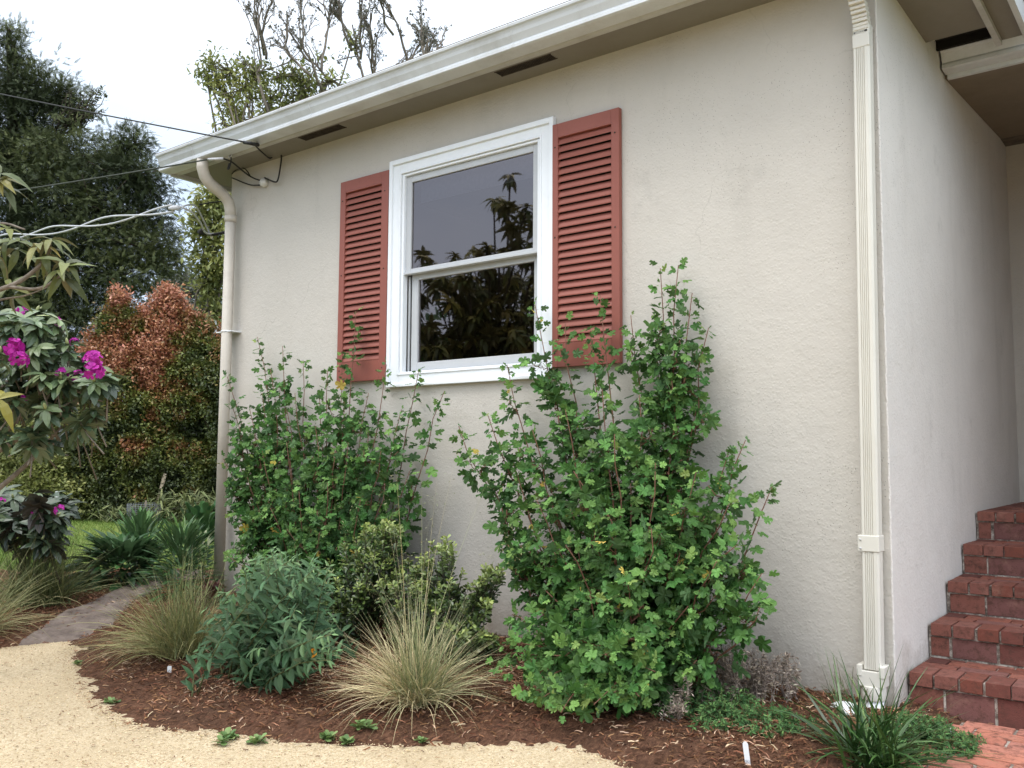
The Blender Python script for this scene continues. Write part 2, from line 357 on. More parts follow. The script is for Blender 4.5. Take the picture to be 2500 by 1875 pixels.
n = Nodes('lawn_soil'); c = n.ramp(n.noise(1.2, 5, .7), [(.3, (.075, .12, .025)), (.55, (.13, .18, .045)), (.8, (.22, .22, .09))])
c = n.mix(n.ramp(n.noise(30, 4, .8), [(.4, (0, 0, 0)), (.7, (.6, .6, .6))]), c, (.05, .075, .02, 1))
M['lawn'] = n.done(c, .95, n.bump(n.noise(45, 4), .02, .8), .1)
xs = np.concatenate([np.linspace(-300, -20, 15), np.linspace(-18, -2, 17), [-1.35, -1.15, -.95, 0, 2, 6], np.linspace(20, 300, 12)]); ys = np.concatenate([np.linspace(-300, -8, 12), [-1.63], [0, 1, 2, 2.6, 3.2, 3.8, 4.37, 5.3, 6.37], np.linspace(8, 300, 20)])
grid_sheet('ground', xs, ys, gz, M['lawn'])

GRAVEL = [(-14, -6), (-9.5, 0), (-7.2, 1.6), (-6.08, 2.58), (-5.93, 2.96), (-5.62, 2.86), (-5.30, 2.68), (-4.90, 2.50), (-4.42, 2.36), (-3.96, 2.29), (-3.45, 2.44), (-3.05, 2.62), (-2.71, 2.80), (-2.40, 3.02), (-2.12, 3.15), (-1.84, 3.14), (-1.5, 2.9), (-.6, 2.6), (3, 2.5), (14, 2.5), (14, -6)]  # out-of-view right part is extended to bounce light onto the side wall
n = Nodes('decomposed_granite')
v = n.voro(150); c = n.ramp(v.outputs['Color'], [(.0, (.36, .27, .16)), (.5, (.56, .44, .28)), (1, (.70, .59, .42))])
c = n.mix(n.ramp(n.noise(2.2, 6, .75), [(.4, (0, 0, 0)), (.72, (.75, .75, .75))]), c, (.44, .34, .21, 1))
c = n.mix(n.ramp(n.noise(55, 3, .75), [(.62, (0, 0, 0)), (.70, (.8, .8, .8))]), c, (.20, .13, .07, 1))
M['gravel'] = n.done(c, .95, n.bump(v.outputs['Distance'], .006, .9, n.bump(n.noise(9, 5), .03, .5)), .2)
grid_sheet('gravel_path', np.linspace(-14, 14, 420), np.linspace(-6, 3.3, 140), lambda X, Y: gz(X, Y) + .008 + .006 * vnoise(X, Y, 2.2, 3),
           M['gravel'], lambda x, y: sdist(x, y, GRAVEL) > -.12)

BED = [(-14, 0.8), (-9.5, .9), (-7.4, 1.9), (-6.10, 2.60), (-5.95, 2.98), (-5.62, 2.88), (-5.30, 2.70), (-4.90, 2.52), (-4.42, 2.38), (-3.96, 2.31), (-3.45, 2.46), (-3.05, 2.64), (-2.71, 2.82), (-2.40, 3.04), (-2.12, 3.17), (-1.84, 3.16), (-1.5, 2.92), (-1.05, 2.75), (-1.0, 3.3), (-.96, 3.9), (-.90, 4.1), (-.92, 4.53), (-1.1, 4.62), (-6.5, 4.62), (-6.9, 5.4), (-8.3, 4.75), (-8.7, 4.1), (-9.6, 4.0), (-14, 4.2)]
def bed_z(X, Y):
    s = sdist(X, Y, BED) + .09 * vnoise(X, Y, 5, 1) + .05 * vnoise(X, Y, 17, 2) + .05 * vnoise(X, Y, 45, 3); e = np.clip(s / .16, -1, 1)
    mound = .035 * np.clip(s / .6, 0, 1) * np.clip((-1.3 - X) / .8, 0, 1)
    return gz(X, Y) + .010 + .022 * e + mound + .03 * vnoise(X, Y, 3, 4) * np.clip(s / .3, 0, 1) + .016 * vnoise(X, Y, 22, 5) * np.clip(s / .1 + .5, 0, 1)
n = Nodes('shredded_redwood_mulch')
a = n.noise(60, 6, .8, n.stretch((1, .35, 1))); b = n.noise(3, 4)
c = n.ramp(a, [(.3, (.038, .021, .014)), (.5, (.135, .066, .040)), (.72, (.28, .15, .09))])
c = n.mix(n.ramp(b, [(.45, (0, 0, 0)), (.7, (.6, .6, .6))]), c, (.075, .045, .03, 1))
M['mulch'] = n.done(c, .97, n.bump(a, .02, 1), .1)
grid_sheet('mulch_bed', np.linspace(-9.5, -.6, 1000), np.linspace(1.9, 5.3, 380), bed_z, M['mulch'], lambda x, y: (sdist(x, y, BED) > -.25) & ~((x > -6.38) & (y > 4.45) & (x < -1.2)))

# stone path leading to the lawn, between the beds
PATH = [gnd(60, 1577), gnd(205, 1566), gnd(262, 1545), gnd(330, 1490), gnd(400, 1450), gnd(490, 1428), gnd(500, 1405), gnd(385, 1425), gnd(280, 1468), gnd(150, 1520)]
PATHP = [(p[0], p[1]) for p in PATH]
n = Nodes('worn_flagstone'); c = n.ramp(n.noise(6, 6, .7), [(.3, (.075, .055, .045)), (.5, (.15, .115, .095)), (.75, (.24, .19, .16))])
c = n.mix(n.ramp(n.noise(40, 4, .8), [(.6, (0, 0, 0)), (.68, (.9, .9, .9))]), c, (.06, .03, .02, 1))
M['flag'] = n.done(c, .9, n.bump(n.noise(18, 6), .012, .8), .3)
grid_sheet('stone_path', np.linspace(-8, -5.5, 160), np.linspace(2.3, 5.2, 160), lambda X, Y: bed_z(X, Y) + np.clip(sdist(X, Y, PATHP) + .03 * vnoise(X, Y, 9, 8), -.03, .03) * .45 + .006 + .012 * vnoise(X, Y, 6, 18), M['flag'], lambda x, y: sdist(x, y, PATHP) > -.08)

# brick walkway in front of the steps
def bricks(m, x0, x1, y0, y1, z0, z1, nx, joint, axis='x', off=0.0, mi=0, jit=.003):
    """one row of nx bricks between x0 and x1"""
    w_ = (x1 - x0) / nx
    for i in range(nx + (1 if off else 0)):
        a = x0 + (i - off) * w_; b = a + w_; a = max(a, x0); b = min(b, x1)
        if b - a < .02: continue
        j = rng.normal(0, jit, 4) if jit else np.zeros(4)
        m.box((a + joint / 2 + j[0], y0 + joint / 2, z0 + j[1] * .3), (b - joint / 2 + j[2], y1 - joint / 2, z1 + j[3] * .35), 0, mi)
m = MB(); GB = -.085
ROW = .105
WALK_EDGE = [(-.93, 4.55), (-.90, 4.40), (-.90, 4.25), (-.93, 4.08), (-.93, 3.97), (-1.00, 3.85), (-1.0, 3.74), (-1.0, 3.6)]
m.box((-.94, 3.40, GB - .06), (1.6, 4.548, GB - .008), 0, 1)
y = 4.545; k = 0
while y > 3.45:
    x0 = -.93 - .04 * (k % 3 == 1) + (0 if k < 4 else -.05)
    bricks(m, x0, x0 + .22 * 11 - .1, y - ROW * 1.0, y, GB - .05, GB, 11, .015, off=.5 * (k % 2))
    y -= ROW; k += 1
struct(m.build('brick_path', [M['paver'], M['mortar']], bevel=.004))

# ================================================================== HOUSE
YW = 4.373; XR = -1.18; XL = -6.40; ZS = 3.46
house = thing('house', 'cream stucco house with white gutter, red shutters and one double hung window', 'house', (XL, YW, 0))
m = MB(); T = .14
wx0, wx1, wz0, wz1 = -4.40, -3.12, 1.60, 3.10   # window opening
m.box((XL, YW, -.25), (wx0, YW + T, 3.6)); m.box((wx1, YW, -.25), (XR - .005, YW + T, 3.6))
m.box((wx0, YW, -.25), (wx1, YW + T, wz0)); m.box((wx0, YW, wz1), (wx1, YW + T, 3.6))
m.build('wall', M['stucco'], house)['label'] = 'cream stucco front wall'
m = MB(); m.box((XR - T, YW + T, -.25), (XR, 9.0, 3.75)); m.box((XR - .005, YW, -.25), (XR, YW + T, 3.6)); w2 = m.build('wall', M['stucco_side'], house); w2['label'] = 'stucco side wall by the brick steps, brighter light put into its colour'
# slightly rounded plaster lip at the outer corner (rough arris)
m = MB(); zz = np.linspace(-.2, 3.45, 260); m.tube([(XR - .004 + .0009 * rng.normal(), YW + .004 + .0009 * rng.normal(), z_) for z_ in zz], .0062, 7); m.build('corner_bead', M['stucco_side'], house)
m = MB(); m.box((XL, YW + T, -.25), (XL + T, 10.5, 3.55)); m.build('wall', M['stucco'], house)['label'] = 'stucco wall at the far left side'
m = MB(); m.box((XL + T, 10.36, -.25), (XR - T, 10.5, 3.55)); m.build('wall', M['stucco'], house)['label'] = 'rear wall out of sight'
# porch back wall
m = MB(); m.box((XR, 7.92, -.1), (2.2, 8.06, 3.8)); m.build('wall', M['stucco'], house)['label'] = 'shaded porch wall behind the steps'
# soffits
XS = -.86
m = MB()
m.box((-6.78, 4.10, ZS), (XR + .0, YW + .03, ZS + .02)); m.box((XR, 4.10, ZS + .004), (XS, 5.36, ZS + .024)); m.box((-6.78, YW + .03, ZS), (XL + .02, 10.8, ZS + .02))
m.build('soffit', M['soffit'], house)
# fascia moulding behind the gutter
prof = [(4.070, 3.462), (4.085, 3.444), (4.110, 3.440), (4.128, 3.447), (4.132, 3.459), (4.100, 3.462), (4.100, 3.56), (4.070, 3.56)]
m = MB(); m.prism_x(prof, -6.79, XS + .03); m.box((XS, 4.135, 3.44), (XS + .03, 5.60, 3.56)); m.box((-6.82, 4.06, 3.43), (-6.78, 10.8, 3.56)); m.build('fascia', painted('aged_fascia_paint', (.47, .46, .43, 1), .6, .5, (.22, .19, .15, 1), 4), house)
# ogee gutter
g_ = [(3.930, 3.588), (3.922, 3.580), (3.925, 3.566), (3.938, 3.560), (3.945, 3.545), (3.950, 3.525), (3.962, 3.505), (3.972, 3.490), (3.966, 3.480), (3.958, 3.470), (3.958, 3.452), (3.972, 3.445), (4.066, 3.445), (4.066, 3.575), (4.058, 3.575), (4.058, 3.453), (3.975, 3.453), (3.976, 3.49), (3.955, 3.53), (3.94, 3.588)]
m = MB(); m.prism_x(g_, -6.83, -.70); g = m.build('gutter', M['gutter'], house)
# seam straps and screws along the gutter
for xx in (-6.35, -4.9, -3.1, -1.6):
    m = MB(); pr = [(y - .0025, z) for y, z in g_[1:11]] + [(y + .002, z) for y, z in g_[1:11]][::-1]; m.prism_x(pr, xx, xx + .012); m.build('seam', M['gutter'], g)
# side gutter along the overhang by the steps
m = MB(); m.box((-.72, 3.95, 3.445), (-.69, 5.6, 3.575)); m.build('gutter', M['gutter'], house); m = MB(); m.box((XS + .03, 4.14, 3.47), (-.72, 5.6, 3.478)); m.build('soffit', M['soffit'], house)
# eave vents: dark slots with mesh
for x0, x1 in ((-5.275, -4.835), (-3.385, -2.975)):
    m = MB(); m.box((x0, 4.172, ZS - .003), (x1, 4.236, ZS + .001)); vt = m.build('eave_vent', M['dark'], house)
    m = MB()
    for x_ in np.arange(x0, x1, .012): m.box((x_, 4.172, ZS - .006), (x_ + .0025, 4.236, ZS - .0031))
    m.box((x0 - .008, 4.166, ZS - .0045), (x1 + .008, 4.1715, ZS - .0002)); m.box((x0 - .008, 4.2365, ZS - .0045), (x1 + .008, 4.242, ZS - .0002)); m.build('vent_mesh', M['darkbark'], vt)
# roof (hipped)
m = MB()
rx0, rx1, ry0, ry1, rz = -6.86, -.68, 3.94, 10.9, 3.60; rd = 3.48
V = [(rx0, ry0, rz), (rx1, ry0, rz), (rx1, ry1, rz), (rx0, ry1, rz), (rx0 + rd, ry0 + rd, rz + .75), (rx1 - .1, ry0 + rd, rz + .75),
     (rx0, ry0, rz - .02), (rx1, ry0, rz - .02), (rx1, ry1, rz - .02), (rx0, ry1, rz - .02)]
m.add(V, [(0, 1, 5, 4), (1, 2, 5), (2, 3, 4, 5), (3, 0, 4), (6, 9, 8, 7), (0, 6, 7, 1), (1, 7, 8, 2), (2, 8, 9, 3), (3, 9, 6, 0)])
m.build('roof', M['roof'], house)
# porch: lower gutter, fascia, sloping ceiling
po = MB(); pg = [(5.66, 3.530), (5.655, 3.520), (5.675, 3.51), (5.70, 3.46), (5.69, 3.445), (5.69, 3.425), (5.71, 3.42), (5.79, 3.42), (5.79, 3.53), (5.78, 3.53), (5.78, 3.43), (5.72, 3.43), (5.67, 3.530)]
po.prism_x(pg, XR + .012, 2.2); po.build('gutter', M['gutter'], house)['label'] = 'short gutter over the porch'
po = MB(); po.box((XR + .02, 5.793, 3.395), (2.2, 5.82, 3.56)); po.build('fascia', M['gutter'], house)
po = MB(); po.add([(XR + .001, 5.82, 3.41), (2.2, 5.82, 3.41), (2.2, 7.92, 3.60), (XR + .001, 7.92, 3.60), (XR + .001, 5.82, 3.44), (2.2, 5.82, 3.44), (2.2, 7.92, 3.66), (XR + .001, 7.92, 3.66)],
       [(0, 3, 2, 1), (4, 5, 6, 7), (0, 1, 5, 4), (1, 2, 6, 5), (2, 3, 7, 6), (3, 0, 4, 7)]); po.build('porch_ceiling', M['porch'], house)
po = MB(); po.box((XR + .002, 5.362, ZS + .10), (XS, 5.603, ZS + .12)); po.box((XR + .002, 5.604, ZS + .05), (2.2, 5.625, 3.85), 0); po.box((XR, 5.62, 3.72), (2.2, 8.1, 3.76)); po.build('porch_roof', M['dark'], house); po = MB(); po.box((.9, 5.25, -.1), (1.04, 7.92, 3.43)); po.build('wall', M['stucco'], house)['label'] = 'unseen wall added at the right to shade the porch'  # the right-hand wall is unseen, added to shade porch and steps

# ------------------------------------------------------------------ window
m = MB(); wt = thing  # trim: casing proud of the wall
yo = YW - .022
def ring(m, x0, x1, z0, z1, t, y0, y1, tb=None, tt=None):
    tb = tb or t; tt = tt or t
    m.box((x0, y0, z0), (x0 + t, y1, z1)); m.box((x1 - t, y0, z0), (x1, y1, z1)); m.box((x0 + t, y0, z0), (x1 - t, y1, z0 + tb)); m.box((x0 + t, y0, z1 - tt), (x1 - t, y1, z1))
m = MB()
ring(m, -4.470, -3.076, 1.567, 3.145, .088, yo, YW + .02, .075, .085)
win = m.build('window', M['trim'], house, bevel=.003); win['label'] = 'white double hung window between the red shutters'
m = MB(); ring(m, -4.478, -3.068, 1.560, 3.157, .030, yo - .016, YW - .001, .020, .034); ring(m, -4.384, -3.162, 1.640, 3.062, .014, yo - .007, yo + .03, .010, .012)
ring(m, -4.368, -3.178, 1.650, 3.048, .022, yo + .006, yo + .05, .012, .016)
m.build('casing', M['trim'], win, bevel=.003)
m = MB()   # upper sash (outer), lower sash (inner)
ring(m, -4.345, -3.200, 2.335, 3.030, .048, YW + .005, YW + .03, .040, .045)
m.box((-4.352, YW - .012, 2.335), (-3.193, YW + .004, 2.352))
m.build('sash', M['vinyl'], win, bevel=.003)['label'] = 'upper sash'
m = MB()
m.box((-4.345, YW + .036, 1.662), (-4.330, YW + .05, 2.33)); m.box((-3.215, YW + .036, 1.662), (-3.20, YW + .05, 2.33))
ring(m, -4.315, -3.205, 1.665, 2.340, .058, YW + .04, YW + .07, .062, .040); m.build('sash', M['vinyl'], win, bevel=.003)['label'] = 'lower sash set further in'
for z0, z1, yy, x0, x1 in ((2.372, 2.988, YW + .018, -4.300, -3.245), (1.724, 2.302, YW + .056, -4.260, -3.260)):
    m = MB(); m.add([(x0, yy, z0), (x1, yy, z0), (x1, yy, z1), (x0, yy, z1)], [(0, 1, 2, 3)]); m.build('pane', M['glass'], win)
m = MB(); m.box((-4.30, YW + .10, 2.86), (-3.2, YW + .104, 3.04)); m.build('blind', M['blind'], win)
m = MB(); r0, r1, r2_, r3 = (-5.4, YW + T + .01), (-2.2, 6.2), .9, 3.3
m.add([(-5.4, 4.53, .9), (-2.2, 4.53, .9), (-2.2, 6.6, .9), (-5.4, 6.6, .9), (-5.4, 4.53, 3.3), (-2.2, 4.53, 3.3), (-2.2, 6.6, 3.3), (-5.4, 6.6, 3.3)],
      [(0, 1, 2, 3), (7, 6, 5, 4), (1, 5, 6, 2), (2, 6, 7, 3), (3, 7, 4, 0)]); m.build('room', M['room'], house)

# ------------------------------------------------------------------ louvred shutters
def shutter(x0, x1, lx0, lx1, label):
    yf = YW - .040; m = MB(); z0, z1, lz0, lz1 = 1.617, 3.100, 1.758, 3.012
    m.box((x0, yf, z0), (lx0, YW - .006, z1)); m.box((lx1, yf, z0), (x1, YW - .006, z1)); m.box((lx0, yf, z0), (lx1, YW - .006, lz0)); m.box((lx0, yf, lz1), (lx1, YW - .006, z1))
    sh = m.build('shutter', M['red'], house, bevel=.0025); m = MB(); m.box((lx0 + .0005, YW - .012, lz0 + .0005), (lx1 - .0005, YW - .007, lz1 - .0005)); m.build('backing', M['dark'], sh); sh['label'] = label
    m = MB(); N = 27; dz = (lz1 - lz0) / N
    for i in range(N):
        z = lz0 + i * dz
        v = [(lx0, yf + .004, z + .002), (lx1, yf + .004, z + .002), (lx1, yf + .003, z + .008), (lx0, yf + .003, z + .008), (lx0, YW - .017, z + dz * .97), (lx1, YW - .017, z + dz * .97), (lx1, YW - .016, z + dz * .82), (lx0, YW - .016, z + dz * .82)]
        m.add(v, [(0, 1, 2, 3), (3, 2, 5, 4), (0, 7, 6, 1), (7, 4, 5, 6), (0, 3, 4, 7), (1, 6, 5, 2)])
    m.build('louvre', M['red'], sh)
    for zz in (1.70, 2.40, 2.955):
        for xx in ((x0 + lx0) / 2, (x1 + lx1) / 2):
            m = MB(); m.tube([(xx, yf - .003, zz), (xx, yf + .002, zz)], .005, 8); m.build('screw', M['darkbark'], sh)
shutter(-4.984, -4.482, -4.928, -4.550, 'red louvred shutter left of the window')
shutter(-3.070, -2.602, -3.030, -2.655, 'red louvred shutter right of the window')

# ------------------------------------------------------------------ downspouts
m = MB(); pts = [(-6.268, 4.005, 3.46), (-6.268, 4.008, 3.38), (-6.270, 4.03, 3.32), (-6.272, 4.075, 3.275), (-6.275, 4.14, 3.245), (-6.277, 4.215, 3.21), (-6.28, 4.265, 3.165), (-6.28, 4.285, 3.10), (-6.28, 4.29, 3.02)]
m.tube(pts, .046, 14); m.tube([(-6.28, 4.29, 3.05), (-6.28, 4.29, 3.0)], .049, 14)
ds = m.build('downspout', M['cream_old'], house); ds['label'] = 'round elbowed downspout at the left corner'
m = MB(); m.tube([(-6.28, 4.29, 3.02), (-6.285, 4.29, .0)], .043, 14); m.build('pipe', M['cream_old'], ds)
m = MB(); m.tube([(-6.282, 4.29, 2.086), (-6.282, 4.29, 2.10)], .0465, 14); m.box((-6.40, 4.27, 2.088), (-6.2, 4.372, 2.096)); m.build('strap', M['pvc'], ds)
# right: ribbed rectangular downspout into a round drain
x0, x1, y0, y1 = -1.300, -1.222, 4.29, 4.352
def ribbed(m, cx, w_, z0, z1, dx=0):
    xs_ = []; n_ = 5; prof = [(cx - w_ / 2, y1), (cx - w_ / 2, y0 + .008), (cx - w_ / 2 + .006, y0)]
    for i in range(n_):
        c_ = cx - w_ / 2 + .016 + i * (w_ * .55) / n_; prof += [(c_, y0), (c_ + .0025, y0 + .005), (c_ + .005, y0)]
    prof += [(cx + w_ / 2 - .008, y0), (cx + w_ / 2, y0 + .010), (cx + w_ / 2, y1)]
    k = len(prof); v = [(x, y, z0) for x, y in prof] + [(x + dx, y, z1) for x, y in prof]
    m.add(v, [(i, (i + 1) % k, k + (i + 1) % k, k + i) for i in range(k)] + [tuple(range(k))[::-1], tuple(range(k, 2 * k))])
m = MB(); ribbed(m, -1.258, .078, .13, 3.16, .026); ds2 = m.build('downspout', M['cream'], house); ds2['label'] = 'ribbed rectangular downspout by the steps'
m = MB()   # upper elbow with crimped front
for i in range(16):
    z = 3.118 + .018 * i; yy = y0 - .0012 * i * i * (i < 16) - .003 * (i % 2)
    m.box((-1.268, yy, z), (-1.196, y1 - .0012 * i * i, z + .0175))
m.box((-1.272, y0 - .003, 3.05), (-1.193, y1 + .002, 3.117)); m.build('elbow', M['cream'], ds2, bevel=.004)
m = MB(); m.box((-1.307, y0 - .004, .66), (-1.211, YW - .002, .735)); m.build('strap', M['cream'], ds2, bevel=.004)
for z in (.675, .715):
    m = MB(); m.tube([(-1.293, y0 - .008, z), (-1.293, y0 - .002, z)], .005, 8); m.build('screw', M['steel'], ds2)
m = MB(); m.box((-1.318, y0 - .012, .055), (-1.205, y1 + .012, .125)); m.box((-1.322, y0 - .016, .10), (-1.300, y1 + .01, .150)); m.box((-1.225, y0 - .016, .10), (-1.200, y1 + .01, .150))
m.tube([(-1.262, 4.322, .058), (-1.262, 4.322, -.005)], .054, 20); m.build('adapter', M['cream'], ds2, bevel=.003)
m = MB(); m.tube([(-1.262, 4.322, 0), (-1.262, 4.322, -.2)], .046, 20); m.build('drain_pipe', M['pvc'], ds2)

# cable knob
kn = onY(643, 446, YW - .03)
m = MB(); m.tube([kn + (0, .03, 0), kn + (0, .015, 0), kn + (0, .0, 0), kn + (0, -.018, 0), kn + (0, -.03, 0)], [.03, .034, .036, .028, .010], 14); m.build('cable_knob', M['ceramic'], house)
fx = dict(a=onY(612, 350, 3.90), b=onY(565, 383, 4.08), bb=onY(510, 389, 3.92))
m = MB(); t_ = np.linspace(0, 2 * pi, 13); m.tube([fx['b'] + np.array([.016 * cos(q), -.012, .018 * sin(q) + .01]) for q in t_], .006, 6); m.build('cable_eyelet', M['steel'], house)

# ================================================================== OVERHEAD CABLES
def sag(a, b, s, n_=24):
    t = np.linspace(0, 1, n_)[:, None]; p = np.asarray(a) * (1 - t) + np.asarray(b) * t; p[:, 2] -= (4 * s * t * (1 - t))[:, 0]; return p
def spline(P, per=6):
    P = [np.asarray(p, float) for p in P]; P = [2 * P[0] - P[1]] + P + [2 * P[-1] - P[-2]]; out = []
    for i in range(1, len(P) - 2):
        for t in np.linspace(0, 1, per, endpoint=False):
            a, b, c, d = P[i - 1:i + 3]; out.append(.5 * ((2 * b) + (c - a) * t + (2 * a - 5 * b + 4 * c - d) * t * t + (3 * b - a - 3 * c + d) * t ** 3))
    out.append(P[-2]); return np.array(out)
c1 = thing('overhead_cable', 'thin black cable crossing the sky down to the fascia, highest of the cables', 'cable', fx['a'])
m = MB(); far = dep(-900, 8, 15); m.tube(sag(far, fx['a'] + (0, -.01, 0), .10), .0062, 6); m.build('span', M['black'], c1)
m = MB(); m.tube(spline([onY(596, 347.5, 3.895), onY(612, 350, 3.90), onY(630, 354, 4.04)]), .014, 6); m.build('clamp', M['black'], c1)
q = [(620, 352, 4.05), (640, 372, 4.15), (658, 386, 4.3), (668, 380, 4.34), (680, 368, 4.34), (687, 380, 4.34), (684, 410, 4.34), (678, 440, 4.33), (670, 444, 4.33), (655, 438, 4.33), (646, 434, 4.33)]
m = MB(); m.tube(spline([onY(*p) for p in q]), .0062, 6); m.build('drop_loop', M['black'], c1)
c2 = thing('overhead_cable', 'dark olive cable running to the steel eye under the eave', 'cable', fx['bb'])
m = MB(); m.tube(sag(dep(-900, 560, 14), fx['bb'], .12), .0062, 6); m.build('span', M['cable_green'], c2)
m = MB(); m.tube([onY(508, 389, 3.92), onY(545, 387, 3.98)], .010, 8); m.build('dead_end', M['steel'], c2)
q = [(545, 387, 3.98), (565, 395, 4.06), (590, 415, 4.2), (607, 428, 4.32), (622, 436, 4.33), (634, 440, 4.33)]
m = MB(); m.tube(spline([onY(*p) for p in q]), .0065, 6)
q = [(634, 452, 4.34), (615, 452, 4.345), (595, 446, 4.345), (576, 438, 4.345), (566, 434, 4.345)]
m.tube(spline([onY(*p) for p in q]), .006, 6)
q = [(566, 425, 4.345), (575, 416, 4.345), (590, 410, 4.345), (602, 416, 4.345), (612, 432, 4.34)]
m.tube(spline([onY(*p) for p in q]), .005, 6)
q = [(560, 398, 4.07), (556, 412, 4.07), (560, 410, 4.07), (564, 392, 4.07), (563, 378, 4.07)]
m.tube(spline([onY(*p) for p in q]), .006, 6); m.build('drop_loop', M['black'], c2)
c3 = thing('service_drop', 'pale twisted pair service cable passing behind the left downspout', 'cable', dep(425, 508, 7.6))
A = dep(-700, 600, 16); B = dep(422, 508, 7.4); base = sag(A, B, .25, 140)
for ph in (0, pi):
    m = MB(); ang = np.linspace(0, 46, 140) + ph; rr = .022 + .012 * np.sin(np.linspace(0, 9, 140)); m.tube(base + np.stack([rr * 0, rr * np.cos(ang), rr * np.sin(ang)], 1), .0085, 6); m.build('conductor', M['cable_grey'], c3)
m = MB(); m.tube([dep(412, 509, 7.4), dep(420, 508, 7.4), dep(432, 507, 7.4), dep(440, 506, 7.4)], [.012, .022, .022, .012], 8); m.build('splice', M['steel'], c3)
m = MB(); m.tube(spline([dep(440, 506, 7.4), dep(462, 500, 7.5), dep(480, 506, 7.6), dep(500, 545, 7.9), dep(520, 585, 8.0)]), .008, 6)
m.tube(spline([dep(445, 506, 7.4), dep(470, 520, 7.5), dep(490, 545, 7.7), dep(505, 570, 7.9), dep(548, 567, 8.0)]), .008, 6); m.build('tail', M['cable_grey'], c3)
c4 = MB(); c4.tube(spline([dep(486, 500, 7.8), dep(520, 494, 7.9), dep(556, 491, 8.0)]), .007, 6); c4.build('guy_wire', M['black'], c3)
c4 = MB(); c4.tube(spline([dep(492, 567, 7.9), dep(520, 572, 7.95), dep(556, 566, 8.0)]), .014, 6)
c4.tube([dep(488, 562, 7.9), dep(492, 567, 7.9), dep(498, 568, 7.9)], [.03, .034, .02], 8); c4.build('weatherhead', M['black'], c3)

# ================================================================== BRICK STEPS
steps = thing('brick_steps', 'five red brick steps rising to the porch beside the side wall', 'steps', (XR, 4.55, GB))
ny = [4.553, 4.965, 5.378, 5.800, 6.225]; zt = [.091, .257, .425, .594, .766]; zb = GB - .06
for i in range(5):
    m = MB(); y0_ = ny[i]; y1_ = ny[i + 1] if i < 4 else 7.915; z1 = zt[i]; zl = zt[i - 1] if i else zb; X0, X1 = XR + .004, .75
    back = y1_ + (.03 if i < 4 else 0)
    m.box((X0, y0_ + .018, zl - (.06 if i else 0)), (X1, back, z1 - .012), 0, 1)
    off = .5 * (i % 2)
    # riser course: stretchers on face
    bricks(m, X0 + .006, X1, y0_ + .008, y0_ + .10, zl + .004, z1 - .068, 9, .013, off=[.3, .55, .12, .4, .6][i], jit=.002)
    # nosing: headers
    bricks(m, X0 + .006, X1, y0_ - .006, y0_ + .175, z1 - .060, z1, 18, .011, off=0, jit=.002)
    yy = y0_ + .175; r = 0
    while yy < y1_ - .02:
        ye = min(yy + .100, y1_ + .004); bricks(m, X0 + .006, X1, yy, ye, z1 - .05, z1 - .001, 9, .010, off=.5 if r % 2 else .2, jit=.0015); yy = ye; r += 1
    m.build('step', [M['brick'], M['mortar']], steps, bevel=.0022)

# ================================================================== PLANTS
FOL = {}
FOL['currant'] = foliage('currant_leaf', [(0, (.040, .105, .024)), (.45, (.078, .175, .042)), (.85, (.19, .34, .085)), (.93, (.26, .33, .09)), (1, (.55, .42, .09))], (.10, .18, .08, 1), .5, .22, .55, .22)
FOL['sage'] = foliage('sage_leaf', [(0, (.034, .080, .032)), (.6, (.080, .155, .066)), (1, (.20, .33, .135))], (.18, .24, .15, 1), .6, .2)
FOL['box'] = foliage('glossy_oval_leaf', [(0, (.028, .052, .018)), (.45, (.085, .13, .03)), (1, (.30, .36, .09))], None, .33, .15, .4, .5)
FOL['straw'] = foliage('straw_blade', [(0, (.13, .17, .075)), (.35, (.29, .31, .15)), (.7, (.54, .45, .26)), (1, (.74, .60, .36))], None, .6, .2, .5)
FOL['straw2'] = foliage('olive_straw_blade', [(0, (.08, .11, .04)), (.4, (.22, .23, .085)), (.75, (.42, .37, .17)), (1, (.58, .47, .26))], None, .6, .2, .5)
FOL['olive'] = foliage('olive_blade', [(0, (.06, .08, .03)), (.4, (.16, .18, .065)), (.75, (.34, .32, .15)), (1, (.52, .42, .22))], None, .6, .2, .5)
FOL['strap'] = foliage('dark_strap_blade', [(0, (.025, .060, .018)), (.6, (.065, .14, .035)), (1, (.17, .27, .08))], None, .35, .15, .5, .5)
FOL['hosta'] = foliage('bright_broad_leaf', [(0, (.020, .055, .018)), (.5, (.05, .13, .03)), (1, (.12, .24, .05))], (.09, .15, .07, 1), .42, .2)
FOL['rhodo'] = foliage('rhododendron_leaf', [(0, (.035, .055, .035)), (.5, (.095, .145, .065)), (.9, (.20, .25, .11)), (1, (.34, .35, .14))], (.12, .15, .08, 1), .36, .12, .35, .5)
FOL['loquat'] = foliage('broad_drooping_leaf', [(0, (.04, .055, .02)), (.5, (.12, .14, .035)), (1, (.28, .24, .05))], (.16, .14, .07, 1), .42, .2, .35, .4)
FOL['petal'] = foliage('magenta_petal', [(0, (.38, .016, .25)), (1, (.58, .05, .43))], None, .5, .3, .4, .2)
FOL['orange'] = foliage('orange_petal', [(0, (.75, .28, .02)), (1, (.85, .40, .04))], None, .5, .3)
FOL['conifer'] = foliage('conifer_spray', [(0, (.036, .046, .022)), (.6, (.078, .092, .038)), (1, (.15, .16, .065))], None, .7, .1, .5, .15)
FOL['gum'] = foliage('distant_grey_leaf', [(0, (.10, .10, .08)), (1, (.24, .23, .19))], None, .7, .1)
FOL['lilly'] = foliage('hedge_leaf', [(0, (.035, .050, .020)), (.30, (.075, .095, .028)), (.5, (.15, .17, .035)), (.64, (.19, .125, .04)), (.80, (.32, .125, .055)), (1, (.46, .22, .13))], None, .42, .2, .6, .4)
